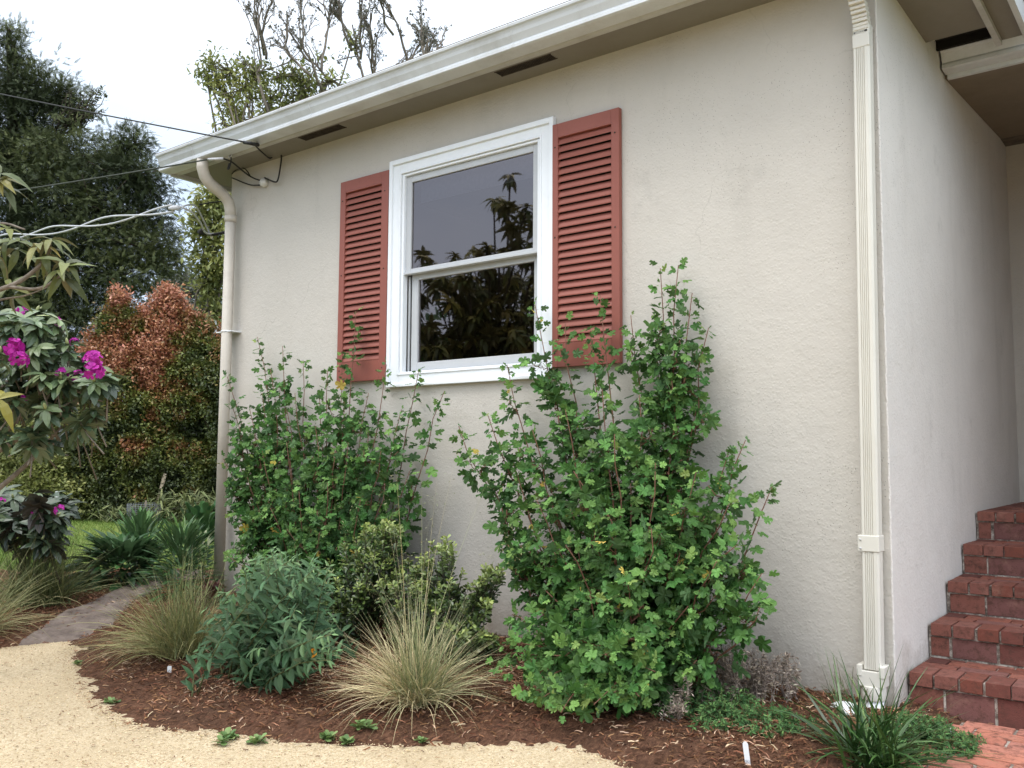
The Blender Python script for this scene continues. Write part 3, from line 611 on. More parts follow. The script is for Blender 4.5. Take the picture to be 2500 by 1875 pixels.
FOL['lime'] = foliage('yellow_green_leaf', [(0, (.085, .10, .035)), (.5, (.22, .24, .07)), (1, (.50, .48, .17))], None, .5, .3, .4)
FOL['dead'] = foliage('withered_leaf', [(0, (.15, .11, .08)), (.5, (.32, .25, .19)), (1, (.50, .42, .34))], None, .9, .05, .5)
FOL['yarrow'] = foliage('ferny_green_leaf', [(0, (.025, .06, .025)), (.6, (.06, .14, .04)), (1, (.14, .25, .07))], None, .7, .15, .5)
FOL['weed'] = foliage('weed_leaf', [(0, (.09, .17, .05)), (1, (.24, .34, .12))], None, .6, .2)
FOL['mulchbit'] = foliage('mulch_strand', [(0, (.045, .022, .014)), (.4, (.16, .070, .036)), (.75, (.31, .16, .085)), (1, (.55, .40, .27))], None, .9, .0, .6, .1)
FOL['leopard'] = foliage('pale_round_leaf', [(0, (.10, .20, .05)), (1, (.62, .66, .42))], None, .5, .3)
FOL['bronze'] = foliage('bronze_leaf', [(0, (.06, .025, .02)), (1, (.20, .10, .08))], None, .5, .1)

def curve_pts(a, b, bow, n_=8, wob=0.0):
    """gently curved stem from a to b; bow = sideways offset vector at the middle"""
    t = np.linspace(0, 1, n_)[:, None]; p = np.asarray(a) * (1 - t) + np.asarray(b) * t + np.asarray(bow) * (4 * t * (1 - t))
    if wob: p[1:-1] += rng.normal(0, wob, (n_ - 2, 3))
    return p
def along(p, t):
    s_ = np.linspace(0, 1, len(p)); pos = np.stack([np.interp(t, s_, p[:, k]) for k in range(3)], 1)
    e = .02; q = np.stack([np.interp(np.minimum(t + e, 1), s_, p[:, k]) for k in range(3)], 1) - np.stack([np.interp(np.maximum(t - e, 0), s_, p[:, k]) for k in range(3)], 1)
    return pos, nrm(q)
def leaves_on(mb, tmpl, p, t, size, tint, out=.8, upw=.25, face=(0, -.55, .6), petiole=.0, jit=.25, wid=1.0, opp=False, sm=None):
    """leaves round a stem at parameters t"""
    k = len(t); pos, sd_ = along(p, t); az = np.arange(k) * (pi if False else 2.39996) + rng.uniform(0, 6)
    if opp: az = (np.arange(k) // 2) * 1.57 + (np.arange(k) % 2) * pi + rng.uniform(0, 1, k) * .4
    ref = np.tile([1.0, .13, 0], (k, 1)); a = nrm(np.cross(sd_, ref)); b = np.cross(sd_, a)
    rad = np.cos(az)[:, None] * a + np.sin(az)[:, None] * b
    d = nrm(rad * out + sd_ * upw + rng.normal(0, jit, (k, 3)) + [0, 0, 0.0]); up = nrm(np.tile(face, (k, 1)) + rad * .25 + rng.normal(0, jit, (k, 3)))
    base = pos + d * petiole * np.broadcast_to(size, k)[:, None]
    if sm is not None and petiole:
        for i in range(k): sm.add([pos[i] + (0, 0, .0007), pos[i] - (0, 0, .0007), base[i]], [(0, 1, 2)], 0, 0)
    mb.inst(*tmpl, frames(d + [0, 0, -.12], up, size, wid), base, tint)

# ---- flowering currants
def bedz(x, y): return float(bed_z(np.array([[float(x)]]), np.array([[float(y)]]))[0, 0])
def ongr(px, py):
    z = -.1
    for _ in range(25):
        d = ray(px, py); p = CAM + d * ((z - CAM[2]) / d[2]); z = .5 * z + .5 * bedz(p[0], p[1])
    return p
def currant_bush(label, base, tips, rad0, extra, bounds, side=4.0):
    t = thing('currant_bush', label, 'shrub', base)
    st = MB(); lf = MB()
    def stem(a, b, bow, r0, size, dens, tipn, low=.12, y_side=.3):
        p = curve_pts(a, b, bow, 9, .010); ln = np.linalg.norm(np.diff(p, axis=0), axis=1).sum()
        st.tube(p, np.linspace(r0, .0022, len(p)), 5)
        k = int(ln * dens); tt = np.sort(np.concatenate([rng.uniform(low, 1, k), np.linspace(.93, 1, 4)])); age = tt ** 3
        sz = size * (1.1 - .45 * tt ** 4) * rng.uniform(.45, 1.2, len(tt)); tn = np.clip(.22 + .48 * tipn * tt ** 4 + rng.normal(0, .15, len(tt)), 0, .9)
        tn[rng.random(len(tt)) < .006] = 1.0
        leaves_on(lf, LEAF_CUR, p, tt, sz, tn, .95, .25, (0.0, -.50, .60), .8, .50, rng.uniform(.8, 1.15, len(tt)), sm=st)
        return p
    for (b, tp, bow, sz) in tips:
        p = stem(b, tp, bow, rad0, sz, 50, 1.0)
        ln = np.linalg.norm(tp - b)
        for j in range(int(ln * side)):
            tt = rng.uniform(.08, .98) ** 1.35 * .88; pos, sdv = along(p, np.array([tt])); h = (1 - tt)
            d = nrm(np.array([rng.normal() * .75, -abs(rng.normal()) * .6, .55 + rng.random() * .5])); l_ = (.06 + .27 * h) * rng.uniform(.5, 1.1)
            e = pos[0] + d * l_; e[1] = min(e[1], YW - .05)
            stem(pos[0], e, np.array([0, -.01, -.02]), .003, sz * 1.0, 70, 1.0, .1)
    for (b, e, sz) in extra: stem(b, e, np.array([rng.normal() * .02, -.03, .04]), .004, sz, 75, 1.2)
    st.build('stem', M['redstem'], t); lf.build('foliage', FOL['currant'], t); return t

def tipY(px, py, Y): return onY(px, py, Y)
bR = gnd(1450, 1700); bR[1] = 3.86; bR[0] = -2.18; bR[2] = -.07
T_R = [(1238, 890, 4.20), (1305, 738, 4.26), (1380, 790, 4.25), (1465, 720, 4.24), (1440, 800, 4.15), (1540, 770, 4.25), (1612, 655, 4.24), (1656, 648, 4.26), (1690, 715, 4.26), (1730, 800, 4.22),
       (1120, 1040, 3.95), (1200, 1180, 3.9), (1190, 1010, 4.1), (1820, 1075, 4.05), (1885, 1188, 4.0), (1700, 1000, 4.15), (1640, 930, 4.1), (1560, 960, 4.0), (1470, 950, 3.95), (1380, 1000, 3.95), (1300, 1050, 3.95),
       (1500, 1060, 3.75), (1600, 1130, 3.72), (1700, 1150, 3.8), (1400, 1150, 3.7), (1310, 1220, 3.75), (1780, 1230, 3.85), (1860, 1400, 3.85), (1855, 1480, 3.8), (1750, 1370, 3.7), (1480, 1250, 3.6), (1590, 1290, 3.58), (1380, 1330, 3.6), (1240, 1330, 3.8),
       (1680, 1480, 3.65), (1530, 1420, 3.5), (1440, 1450, 3.5), (1330, 1440, 3.6), (1290, 1290, 3.85), (1640, 1230, 3.85), (1540, 1180, 3.9), (1440, 1080, 4.0), (1660, 1350, 3.7), (1780, 1100, 4.05), (1720, 1260, 3.9), (1800, 1330, 3.8), (1750, 1450, 3.75), (1260, 1150, 3.95), (1350, 900, 4.2), (1600, 830, 4.2)]
tips = []
for px, py, Y in T_R:
    tp = tipY(px, py, Y); s_ = (tp[0] - bR[0]); b = bR + np.array([np.clip(s_ * .22, -.2, .2) + rng.normal() * .05, (Y - 3.86) * .35 + rng.normal() * .04, 0]); b[2] = float(bed_z(np.array([[b[0]]]), np.array([[b[1]]]))[0, 0]) - .02
    out = np.array([-s_ * .10 if abs(s_) < .5 else s_ * .06, 0, -.02 if abs(s_) > .6 else 0]) ; tips.append((b, tp, out, .060 if Y > 3.8 else .068))
ex = []
for px, py, Y, l_ in [(1215, 1600, 3.35, 1), (1230, 1640, 3.3, 1), (1270, 1570, 3.4, 1), (1330, 1700, 3.2, 1), (1370, 1740, 3.15, 1), (1400, 1690, 3.25, 1), (1290, 1680, 3.25, 1), (1450, 1720, 3.2, 1), (1500, 1690, 3.3, 1), (1560, 1700, 3.35, 1), (1600, 1640, 3.45, 1), (1480, 1600, 3.3, 1), (1420, 1560, 3.35, 1), (1350, 1600, 3.35, 1), (1540, 1560, 3.4, 1), (1250, 1500, 3.6, 1)]:
    e = tipY(px, py, Y); b = bR + np.array([rng.normal() * .10, rng.normal() * .08 - .1, .05 + rng.random() * .2]); ex.append((b, e, .068))
currant_bush('tall currant bush right of the window, the bush with the highest shoots', bR, tips, .007, ex, None)

bL = gnd(720, 1480); bL = np.array([-4.55, 3.98, -.06])
T_L = [(628, 822, 4.25), (690, 845, 4.25), (740, 880, 4.22), (660, 900, 4.2), (868, 760, 4.27), (944, 890, 4.26), (1022, 905, 4.26), (1085, 955, 4.2), (555, 920, 4.15), (565, 985, 4.1), (800, 905, 4.2), (835, 870, 4.24), (900, 960, 4.2), (980, 1000, 4.15), (720, 960, 4.1), (610, 1000, 4.1),
       (545, 1120, 4.05), (570, 1250, 4.0), (640, 1100, 4.0), (700, 1080, 3.95), (770, 1040, 4.0), (850, 1080, 4.0), (930, 1100, 4.05), (1000, 1150, 4.1), (960, 1250, 4.0), (880, 1220, 3.9), (800, 1180, 3.85), (730, 1200, 3.85), (660, 1240, 3.85), (600, 1150, 4.0), (840, 980, 4.15), (780, 960, 4.15), (640, 960, 4.18), (590, 1330, 3.9), (920, 1330, 3.95), (700, 1000, 4.1), (900, 1050, 4.15), (560, 1060, 4.1), (620, 1050, 4.1), (820, 1100, 4.0), (940, 1180, 4.05)]
tips = []
for px, py, Y in T_L:
    tp = tipY(px, py, Y); s_ = (tp[0] - bL[0]); b = bL + np.array([np.clip(s_ * .55, -.75, .5) + rng.normal() * .05, (Y - 4.05) * .3 + rng.normal() * .04, 0]); b[2] = float(bed_z(np.array([[b[0]]]), np.array([[b[1]]]))[0, 0]) - .02
    tips.append((b, tp, np.array([-s_ * .05, 0, 0]), .058))
ex = [(bL + np.array([rng.normal() * .3, -.02, .05]), tipY(px, py, 3.75), .048) for px, py in [(600, 1400), (650, 1360), (720, 1330), (780, 1300), (840, 1320), (700, 1290), (560, 1360), (900, 1390)]]
currant_bush('broad currant bush at the left end of the wall, below the left shutter', bL, tips, .006, ex, None)

# ---- front sage-like shrub with long grey green leaves
def sage_bush():
    base = np.array([-3.92, 3.0, float(gz(-3.9, 3.0))]); t = thing('sage_bush', 'grey green bush of long narrow leaves at the front of the bed', 'shrub', base); st = MB(); lf = MB()
    tips = []
    for i in range(78):
        px = rng.uniform(480, 845); top = 1335 + 130 * ((px - 690) / 190) ** 2; top = min(top, 1640); py = top + rng.random() ** 1.3 * (1700 - top) * .8; Y = 2.62 + .75 * rng.random() ** .8 if py > 1480 else rng.uniform(2.85, 3.6)
        if rng.random() < .35: py = top + rng.uniform(0, 40)
        tips.append((px, py, Y))
    for px, py, Y in tips:
        e = onY(px, py, Y); b = base + np.array([rng.normal() * .14, rng.normal() * .12 + (Y - 3.0) * .35, 0]); hz = np.linalg.norm((e - b)[:2])
        e[2] = max(e[2], gz(e[0], e[1]) + .05); p = curve_pts(b, e, (b - e) * [.12, .12, 0] * 1.0 + [0, 0, .03], 8, .004); ln = np.linalg.norm(e - b)
        st.tube(p, np.linspace(.0045, .0016, 8), 5); k = max(10, int(ln * 58)); tt = np.repeat(np.linspace(.15, 1.0, k // 2 + 1), 2); 
        sz = .088 * (1.0 - .55 * tt ** 6) * rng.uniform(.75, 1.15, len(tt)); tn = np.clip(.25 + .6 * tt ** 5 + rng.normal(0, .14, len(tt)), 0, 1)
        leaves_on(lf, LEAF_LANCE, p, tt, sz, tn, .85, .40, (0, -.45, .7), 0, .22, 1.0, opp=True)
    st.build('stem', M['greenstem'], t); lf.build('foliage', FOL['sage'], t)
    for px, py in ((762, 1584), (768, 1600)):
        c = onY(px, py, 2.75); f = MB(); k = 6; d = rand_dir(k); f.inst(*LEAF_OBOV, frames(d, rand_dir(k), .019, 1.5), np.tile(c, (k, 1)), rng.random(k)); f.build('flower', FOL['orange'], t)
sage_bush()

# ---- dark glossy shrubs against the wall
def box_shrub(label, base, blobs, n_sh):
    t = thing('glossy_shrub', label, 'shrub', base, 'low glossy shrubs under the window'); st = MB(); lf = MB(); base = np.asarray(base)
    for (px, py, rx, ry, Y) in blobs:
        for i in range(n_sh):
            q = rng.normal(size=2); q = q / np.linalg.norm(q) * rng.random() ** .5; e = onY(px + q[0] * rx, py + q[1] * ry, Y + rng.uniform(-.14, .14)); b = base + (e - base) * .35 + rng.normal(0, .03, 3)
            st.tube(curve_pts(base + rng.normal(0, .02, 3) * [1, 1, 0], b, [0, 0, .02], 4), [.006, .005, .004, .003], 4) if rng.random() < .35 else None
            p = curve_pts(b, e, [0, 0, -.03], 6, .003); st.tube(p, np.linspace(.003, .0014, 6), 4)
            k = 30; tt = np.concatenate([rng.uniform(.35, 1, k - 10), np.linspace(.9, 1, 10)]); sz = .042 * rng.uniform(.7, 1.15, k) * (1 - .3 * tt ** 8)
            up_ = max(0, 1 - (q[1] + 1) / 2); tn = np.clip(.05 + .75 * tt ** 6 * (.4 + up_) + rng.normal(0, .1, k), 0, 1)
            leaves_on(lf, LEAF_OBOV, p, tt, sz, tn, .7, .55, (0, -.4, .75), .05, .25)
    st.build('stem', M['darkbark'], t); lf.build('foliage', FOL['box'], t)
box_shrub('dark glossy shrub under the window, taller one behind the sage bush', (-4.05, 3.75, -.09), [(900, 1320, 75, 45, 3.72), (860, 1380, 80, 50, 3.65), (850, 1450, 60, 45, 3.6), (930, 1390, 55, 50, 3.7), (820, 1500, 40, 40, 3.7), (950, 1290, 30, 20, 3.75)], 26)
box_shrub('dark glossy shrub behind the straw grass clump, tips yellow green', (-3.35, 3.78, -.08), [(1080, 1350, 36, 42, 3.85), (1020, 1385, 36, 36, 3.85), (970, 1440, 60, 45, 3.6), (1060, 1440, 60, 42, 3.65), (1140, 1430, 45, 36, 3.8), (1200, 1400, 30, 20, 3.85), (1160, 1500, 50, 45, 3.75), (1120, 1550, 60, 35, 3.65), (1010, 1510, 80, 50, 3.6), (1180, 1560, 30, 20, 3.8)], 20)

# ---- grasses
def blade(mb, base, az, tilt, ln, wd, curl, tint, segs=6):
    """arching blade: starts at tilt from vertical, curls outward"""
    s_ = np.linspace(0, 1, segs + 1); th = tilt + curl * s_ ** 1.3; dr = ln / segs
    r = np.concatenate([[0], np.cumsum(np.sin(th[:-1]) * dr)]); z = np.concatenate([[0], np.cumsum(np.cos(th[:-1]) * dr)])
    h = np.array([cos(az), sin(az)]); c = np.stack([base[0] + r * h[0], base[1] + r * h[1], base[2] + z], 1)
    g0 = gz(c[:, 0], c[:, 1]) + .012; c[:, 2] = np.maximum(c[:, 2], g0 + .0)
    side = np.array([-h[1], h[0], 0]) * 1.0; tw = rng.uniform(-.8, .8); side = side * cos(tw) + np.array([0, 0, 1]) * sin(tw); w_ = wd * (1 - s_ ** 2.2 * .92) * .5
    v = np.concatenate([c + side * w_[:, None], c - side * w_[:, None]]); k = segs + 1
    mb.add(v, [(i, i + 1, k + i + 1, k + i) for i in range(segs)], tint); return c
def grass(name, label, base, n_, L_, wd, mat, tilt=(0, 1.35), curl=(.1, .9), lean=(0, 0), tfun=None, r0=.05, group=None, cat='grass clump', seeds=0, seedlen=(.6, .9), power=.75):
    t = thing(name, label, cat, base, group); m = MB(); base = np.asarray(base, float)
    for i in range(n_):
        az = rng.uniform(0, 2 * pi); tl = tilt[0] + (tilt[1] - tilt[0]) * rng.random() ** power
        dx = np.array([cos(az) * tl + lean[0], sin(az) * tl + lean[1]]); az = math.atan2(dx[1], dx[0]); tl = min(np.hypot(*dx), 1.5)
        b = base + [rng.normal() * r0, rng.normal() * r0, -.01]
        tn = np.clip((tfun(tl, az) if tfun else rng.random()) + rng.normal(0, .18), 0, 1)
        blade(m, b, az, tl * .85, L_ * rng.uniform(.55, 1.1), wd * rng.uniform(.7, 1.2), rng.uniform(*curl) * (.4 + tl), tn)
    m.build('blade', mat, t)
    if seeds:
        m = MB(); sdm = MB()
        for i in range(seeds):
            az = rng.uniform(0, 2 * pi); tl = rng.uniform(.05, .55); c = blade(m, base + [rng.normal() * r0 * .6, rng.normal() * r0 * .6, 0], az, tl, rng.uniform(*seedlen), .0024, rng.uniform(.0, .35), rng.uniform(.2, .7), 10)
            for j in range(rng.integers(10, 26)):
                u_ = rng.uniform(.72, 1); q = np.array([np.interp(u_, np.linspace(0, 1, 11), c[:, k]) for k in range(3)]); d = nrm(rng.normal(size=3) + [0, 0, .6]); e = q + d * rng.uniform(.01, .045) * (1.3 - u_) * 2.5
                m.add([q, q + [.0006, 0, .0006], e], [(0, 1, 2)], .5); sdm.inst(*TRI3, frames(nrm(d + [0, 0, -.8])[None], rand_dir(1), rng.uniform(.011, .018), .42), e[None], rng.uniform(.1, .6))
        m.build('flower_stalk', mat, t); sdm.build('seed_head', FOL['straw'], t)
    return t
gp = ongr(1000, 1725)
grass('straw_grass', 'straw coloured arching grass clump at the centre front of the bed', (gp[0], gp[1] + .05, gp[2] + .02), 1100, .50, .0040, FOL['straw'], (0, 1.5), (.05, .75), (-.08, -.05),
      lambda tl, az: (.25 + .5 * (tl / 1.5)) + (.15 if cos(az) < 0 else -.15), .045, seeds=24, seedlen=(.55, 1.3), power=.62)
gp = ongr(445, 1600)
grass('blue_grass', 'olive tan grass clump leaning left near the path, beside a white plant tag', (gp[0], gp[1], gp[2] + .02), 1000, .60, .0040, FOL['straw2'], (.1, 1.5), (.1, .9), (-.45, -.05), lambda tl, az: .15 + .55 * tl / 1.5, .06, seeds=8, seedlen=(.45, .7))
gp = ongr(95, 1480)
grass('meadow_grass', 'dark olive grass clump under the magenta rhododendron', (gp[0], gp[1], gp[2] + .02), 1000, .66, .0048, FOL['olive'], (0, 1.4), (.05, .7), (0, 0), lambda tl, az: .05 + .4 * tl / 1.5, .09, seeds=8, seedlen=(.45, .6))
gp = ongr(-70, 1560)
grass('meadow_grass', 'pale arching grass clump cut by the left picture edge', (gp[0], gp[1], gp[2] + .02), 600, .66, .0044, FOL['olive'], (.3, 1.45), (.2, .9), (.1, 0), lambda tl, az: .3 + .5 * tl / 1.5, .06)
gp = ongr(560, 1450)
gp = np.array([-1.09, 3.70, -.10])
def lir(tl, az): return .15 + .4 * rng.random()
grass('lily_turf', 'dark green strap leaved clump in front of the drain pipe', gp, 200, .47, .0125, FOL['strap'], (.2, 1.45), (.1, 1.0), (0, 0), lir, .055, cat='plant')

# ---- strap / broad leaf clumps by the lawn corner
def clump(name, label, base, n_, L_, tmpl, mat, tilt, tint, r0=.06, wid=1.0, upface=.8, cat='plant', group=None, hgt=.2):
    t = thing(name, label, cat, base, group); m = MB(); base = np.asarray(base, float); st = MB()
    az = rng.uniform(0, 2 * pi, n_); hh = rng.random(n_); tl = tilt[0] + (tilt[1] - tilt[0]) * (1 - hh)
    d = np.stack([np.cos(az) * np.sin(tl), np.sin(az) * np.sin(tl), np.cos(tl)], 1); rr = (.2 + .8 * rng.random(n_)) * r0 * (1.2 - hh * .6)
    pos = base + np.stack([np.cos(az) * rr, np.sin(az) * rr, hh * hgt], 1)
    up = nrm(np.stack([np.cos(az), np.sin(az), np.full(n_, upface)], 1)) ; L2 = L_ * rng.uniform(.65, 1.15, n_)
    m.inst(*tmpl, frames(d, np.stack([-np.cos(az) * .4, -np.sin(az) * .4, np.ones(n_)], 1) + rng.normal(0, .15, (n_, 3)), L2, wid), pos, np.clip(tint + .5 * hh * rng.random(n_) + rng.normal(0, .1, n_), 0, 1))
    m.build('foliage', mat, t)
    for a_ in range(5):
        i = rng.integers(0, n_); st.tube([base + [0, 0, -.02], pos[i]], [.006, .004], 4)
    st.build('stem', M['greenstem'], t); return t
STRAP = outline([(0, 0), (.05, .12), (.075, .4), (.07, .7), (.035, .9), (0, 1)], .35, .45)
P_ = ongr(300, 1425); clump('broad_leaved_clump', 'dome of dark green drooping leaves at the lawn corner', P_, 420, .20, outline([(0, 0), (.08, .12), (.16, .4), (.15, .7), (.07, .9), (0, 1)], .35, .55), FOL['hosta'], (.3, 1.8), .05, .34, 1.0, hgt=.29)
P_ = ongr(335, 1400); clump('upright_leafy_plant', 'fresh green upright leafy tuft rising above the dark dome', P_, 200, .20, STRAP, FOL['hosta'], (.05, .8), .5, .26, 1.1, hgt=.42)
P_ = ongr(440, 1452); clump('feathery_plant', 'bright green feathery plant beside the stone path', P_, 420, .16, STRAP, FOL['hosta'], (.05, 1.4), .35, .20, .9, hgt=.46)
P_ = ongr(492, 1430); clump('spreading_herb', 'green leafy herb between the feathery plant and the downspout', P_, 260, .10, LEAF_OBOV, FOL['yarrow'], (.2, 1.6), .3, .22, 1.2, hgt=.62)
P_ = ongr(520, 1478); clump('coral_bells', 'small bronze leaved plant at the foot of the left wall corner', P_, 90, .055, LEAF_CUR, FOL['bronze'], (.3, 1.4), .3, .11, 1.2, hgt=.13)
def leopard():
    b = ongr(500, 1400); t = thing('leopard_plant', 'plant with one large pale round leaf by the left downspout', 'plant', b); st = MB()
    for px, py, D, s_, tn in ((506, 1308, 7.6, .19, .98), (470, 1300, 7.8, .20, .25), (440, 1310, 7.9, .2, .1), (482, 1345, 7.5, .16, .05), (455, 1345, 7.6, .16, .1)):
        c = dep(px, py, D); m = MB(); k = 22; a_ = np.linspace(.25, 2 * pi - .25, k); r_ = s_ * .5 * (1 + .05 * np.sin(a_ * 7)); nrm_ = nrm(np.array([.55, -.75, .45]) + rng.normal(0, .15, 3)); x = nrm(np.cross([0, 0, 1], nrm_)); y = np.cross(nrm_, x)
        v = [c] + [c + x * r_[i] * sin(a_[i]) + y * (-r_[i] * cos(a_[i])) * .95 - nrm_ * .02 * (r_[i] / s_) * (1 + sin(5 * a_[i])) for i in range(k)]
        m.add(v, [(0, i + 1, i + 2) for i in range(k - 1)], tn); o = m.build('leaf', FOL['leopard'], t); st.tube(curve_pts(b, c - y * s_ * .3, [0, 0, .03], 5), .004, 5)
    st.build('stem', M['greenstem'], t)
leopard()

# ---- dead lavender and ferny ground cover
def dead_bush(label, base, blobs):
    t = thing('withered_bush', label, 'shrub', base, 'withered grey shrubs by the wall'); st = MB(); lf = MB(); base = np.asarray(base)
    for (px, py, rx, Y, n_) in blobs:
        for i in range(int(n_ * 1.5)):
            e = onY(px + rng.normal() * rx * .6, py - 38 + abs(rng.normal()) * 26, Y + rng.normal() * .05); b = base + [(e[0] - base[0]) * .6, (e[1] - base[1]) * .6, 0] + rng.normal(0, .02, 3) * [1, 1, 0]; b[2] = gz(b[0], b[1]) + .01
            p = curve_pts(b, e, rng.normal(0, .02, 3), 7, .008); st.tube(p, np.linspace(.003, .001, 7), 4)
            k = 46; tt = rng.uniform(.3, 1, k); leaves_on(lf, QUAD, p, tt, rng.uniform(.012, .028, k), rng.random(k), .7, .3, (0, -.5, .5), 0, .5, .7)
            for j in range(5):
                q, dd = along(p, np.array([rng.uniform(.4, .95)])); st.tube([q[0], q[0] + nrm(rng.normal(size=3) + [0, 0, .6]) * rng.uniform(.02, .07)], [.0015, .0008], 4)
    st.build('stem', M['drystem'], t); lf.build('foliage', FOL['dead'], t)
dead_bush('brown withered bush with the darkest and tallest dead spikes, beside the tall currant', (-1.98, 3.98, -.07), [(1770, 1610, 40, 3.95, 16), (1730, 1680, 30, 3.85, 7), (1800, 1640, 22, 3.95, 8)])
dead_bush('grey withered bush with thin spikes in the middle of the dead shrubs', (-1.75, 4.0, -.06), [(1850, 1620, 30, 4.05, 12), (1850, 1660, 40, 4.0, 9)])
dead_bush('small withered bush nearest the ribbed downspout', (-1.58, 4.08, -.06), [(1915, 1630, 26, 4.12, 10)])
dead_bush('low pale withered sprigs lying at the foot of the tall currant', (-2.0, 3.65, -.08), [(1660, 1680, 40, 3.68, 6), (1640, 1750, 45, 3.55, 6)])
def ferny(name, label, base, rx, ry, h, n_, mat=None, size=.04):
    t = thing(name, label, 'ground cover plant', base); m = MB(); st = MB(); base = np.asarray(base)
    for i in range(n_):
        q = rng.normal(size=2); q = q / np.linalg.norm(q) * rng.random() ** .55; x, y = base[0] + q[0] * rx, base[1] + q[1] * ry; hh = h * (1 - .6 * (q @ q)) * rng.uniform(.5, 1.1)
        b = np.array([x, y, gz(x, y) + .01]); e = b + [q[0] * .05 + rng.normal() * .02, q[1] * .05 + rng.normal() * .02 - .01, hh]; p = curve_pts(b, e, [0, 0, .01], 5); st.tube(p, .0013, 3)
        k = 22; tt = rng.uniform(.2, 1, k); leaves_on(m, QUAD, p, tt, size * rng.uniform(.4, 1, k) * (1.2 - tt * .6), np.clip(.2 + .6 * tt + rng.normal(0, .12, k), 0, 1), .9, .4, (0, -.3, .8), 0, .35, .8)
    st.build('stem', M['greenstem'], t); m.build('foliage', mat or FOL['yarrow'], t)
ferny('yarrow', 'ferny green ground cover in front of the withered bushes', (-1.80, 3.75, -.08), .42, .20, .15, 300)
ferny('yarrow', 'low green ground cover between the strap leaved clump and the brick path', (-.99, 4.06, -.07), .17, .23, .13, 170)
ferny('sprouting_weed', 'thin sprouting weed at the wall foot left of the ribbed downspout', (-1.36, 4.28, -.07), .08, .04, .24, 16, FOL['dead'], .012)

# ---- little weeds at the gravel edge
def weed(label, px, py, s_):
    b = gnd(px, py); b[2] = float(bed_z(np.array([[b[0]]]), np.array([[b[1]]]))[0, 0]); b[2] = max(b[2], gz(b[0], b[1]) + .008)
    t = thing('weed', label, 'weed', b, 'small weeds along the gravel edge'); m = MB(); st = MB()
    for j in range(4):
        c = b + [rng.normal() * s_ * .5, rng.normal() * s_ * .3, .005]; st.tube([b, c], .002, 3); k = 9; az = rng.uniform(0, 2 * pi, k); el = rng.uniform(.05, .9, k)
        d = np.stack([np.cos(az) * np.cos(el), np.sin(az) * np.cos(el), np.sin(el)], 1); m.inst(*LEAF_OBOV, frames(d, np.tile([0, 0, 1.0], (k, 1)) + rng.normal(0, .2, (k, 3)), s_ * rng.uniform(.5, 1.1, k), 1.2), np.tile(c, (k, 1)), rng.random(k))
    st.build('stem', M['greenstem'], t); m.build('foliage', FOL['weed'], t)
for lb, px, py, s_ in (('largest patch of the small weeds, between mulch and gravel below the sage bush', 555, 1812, .05), ('weed just right of the largest weed patch', 630, 1818, .04), ('upright pair of leaves on the gravel edge left of the straw grass', 800, 1812, .042), ('flat rosette weed on the gravel edge below the straw grass', 855, 1822, .036), ('tall leafy weed beside the flat rosette on the gravel edge', 900, 1800, .045), ('tiny weed at the gravel edge right of the straw grass', 1030, 1822, .026), ('lone weed in the mulch left of the sage bush', 275, 1722, .032), ('moss like weed at the left tip of the mulch bed', 190, 1625, .035)):
    weed(lb, px, py, s_)

# ---- plant tags
def tag_obj(label, px, py, w_, h_, tilt, D=None):
    b = ongr(px, py); m = MB(); k = 5; prof = [(-w_ / 2, 0), (w_ / 2, 0), (w_ / 2, h_ * .93), (w_ / 4, h_), (-w_ / 4, h_), (-w_ / 2, h_ * .93)]; r_ = np.array([cos(.6), sin(.6), 0]); nn = np.array([-.5, .8, 0])
    v = [b + r_ * (x + tilt * z) + np.array([0, 0, z - .02]) for x, z in prof]; v2 = [p + nn * .0025 for p in v]
    m.add(v + v2, [tuple(range(6)), tuple(range(6, 12))[::-1]] + [(i, i + 6, (i + 1) % 6 + 6, (i + 1) % 6) for i in range(6)]); o = m.build('plant_tag', M['pvc'], None, b)
    tag(o, label, 'plant tag', 'white plant tags'); return o
tag_obj('small white plant tag under the olive grass clump', 413, 1642, .022, .055, .0)
tag_obj('leaning white plant tag standing in the mulch in front of the ferny ground cover', 1828, 1868, .020, .105, -.12)
tag_obj('thin white plant tag by the brick path corner', 2322, 1800, .006, .075, -.03)
# white drain cap lying behind the strap leaved clump
m = MB(); cc = np.array([-1.335, 4.13, -.03]); ax = nrm(np.array([.05, -.25, 1.0])); m.tube([cc - ax * .02, cc, cc + ax * .012, cc + ax * .016], [.04, .045, .062, .060], 22)
o = m.build('drain_cap', M['pvc'], None, cc); tag(o, 'white round drain flange on the mulch beside the drain pipe', 'drain cap')
# leaning bamboo pole and wire cage far across the lawn
m = MB(); a = gnd(370, 1272); b_ = a + (dep(401, 1158, 15.2) - dep(370, 1266, 15.2)); m.tube([a - (0, 0, .05), b_], .028, 8); o = m.build('leaning_pole', plain('bare_bamboo', (.42, .33, .22), (.60, .50, .36), 20), None, a); tag(o, 'pale pole leaning in front of the hedge', 'pole')
a = gnd(350, 1278); t = thing('wire_cage', 'round wire mesh plant guard at the hedge foot beside the leaning pole', 'plant guard', a); m = MB()
for i in range(36): q = 2 * pi * i / 36; m.tube([a + [.24 * cos(q), .24 * sin(q), 0], a + [.24 * cos(q), .24 * sin(q), .30]], .003, 3)
for z in np.linspace(.01, .30, 11): m.tube([a + [.24 * cos(q), .24 * sin(q), z] for q in np.linspace(0, 2 * pi, 25)], .003, 3)
m.build('mesh', plain('dull_wire', (.14, .15, .16), (.24, .26, .27), 60, .5), t); m = MB(); m.tube([a + [.22, -.1, -.02], a + [.22, -.1, .36]], .012, 5); m.build('stake', M['bark'], t)
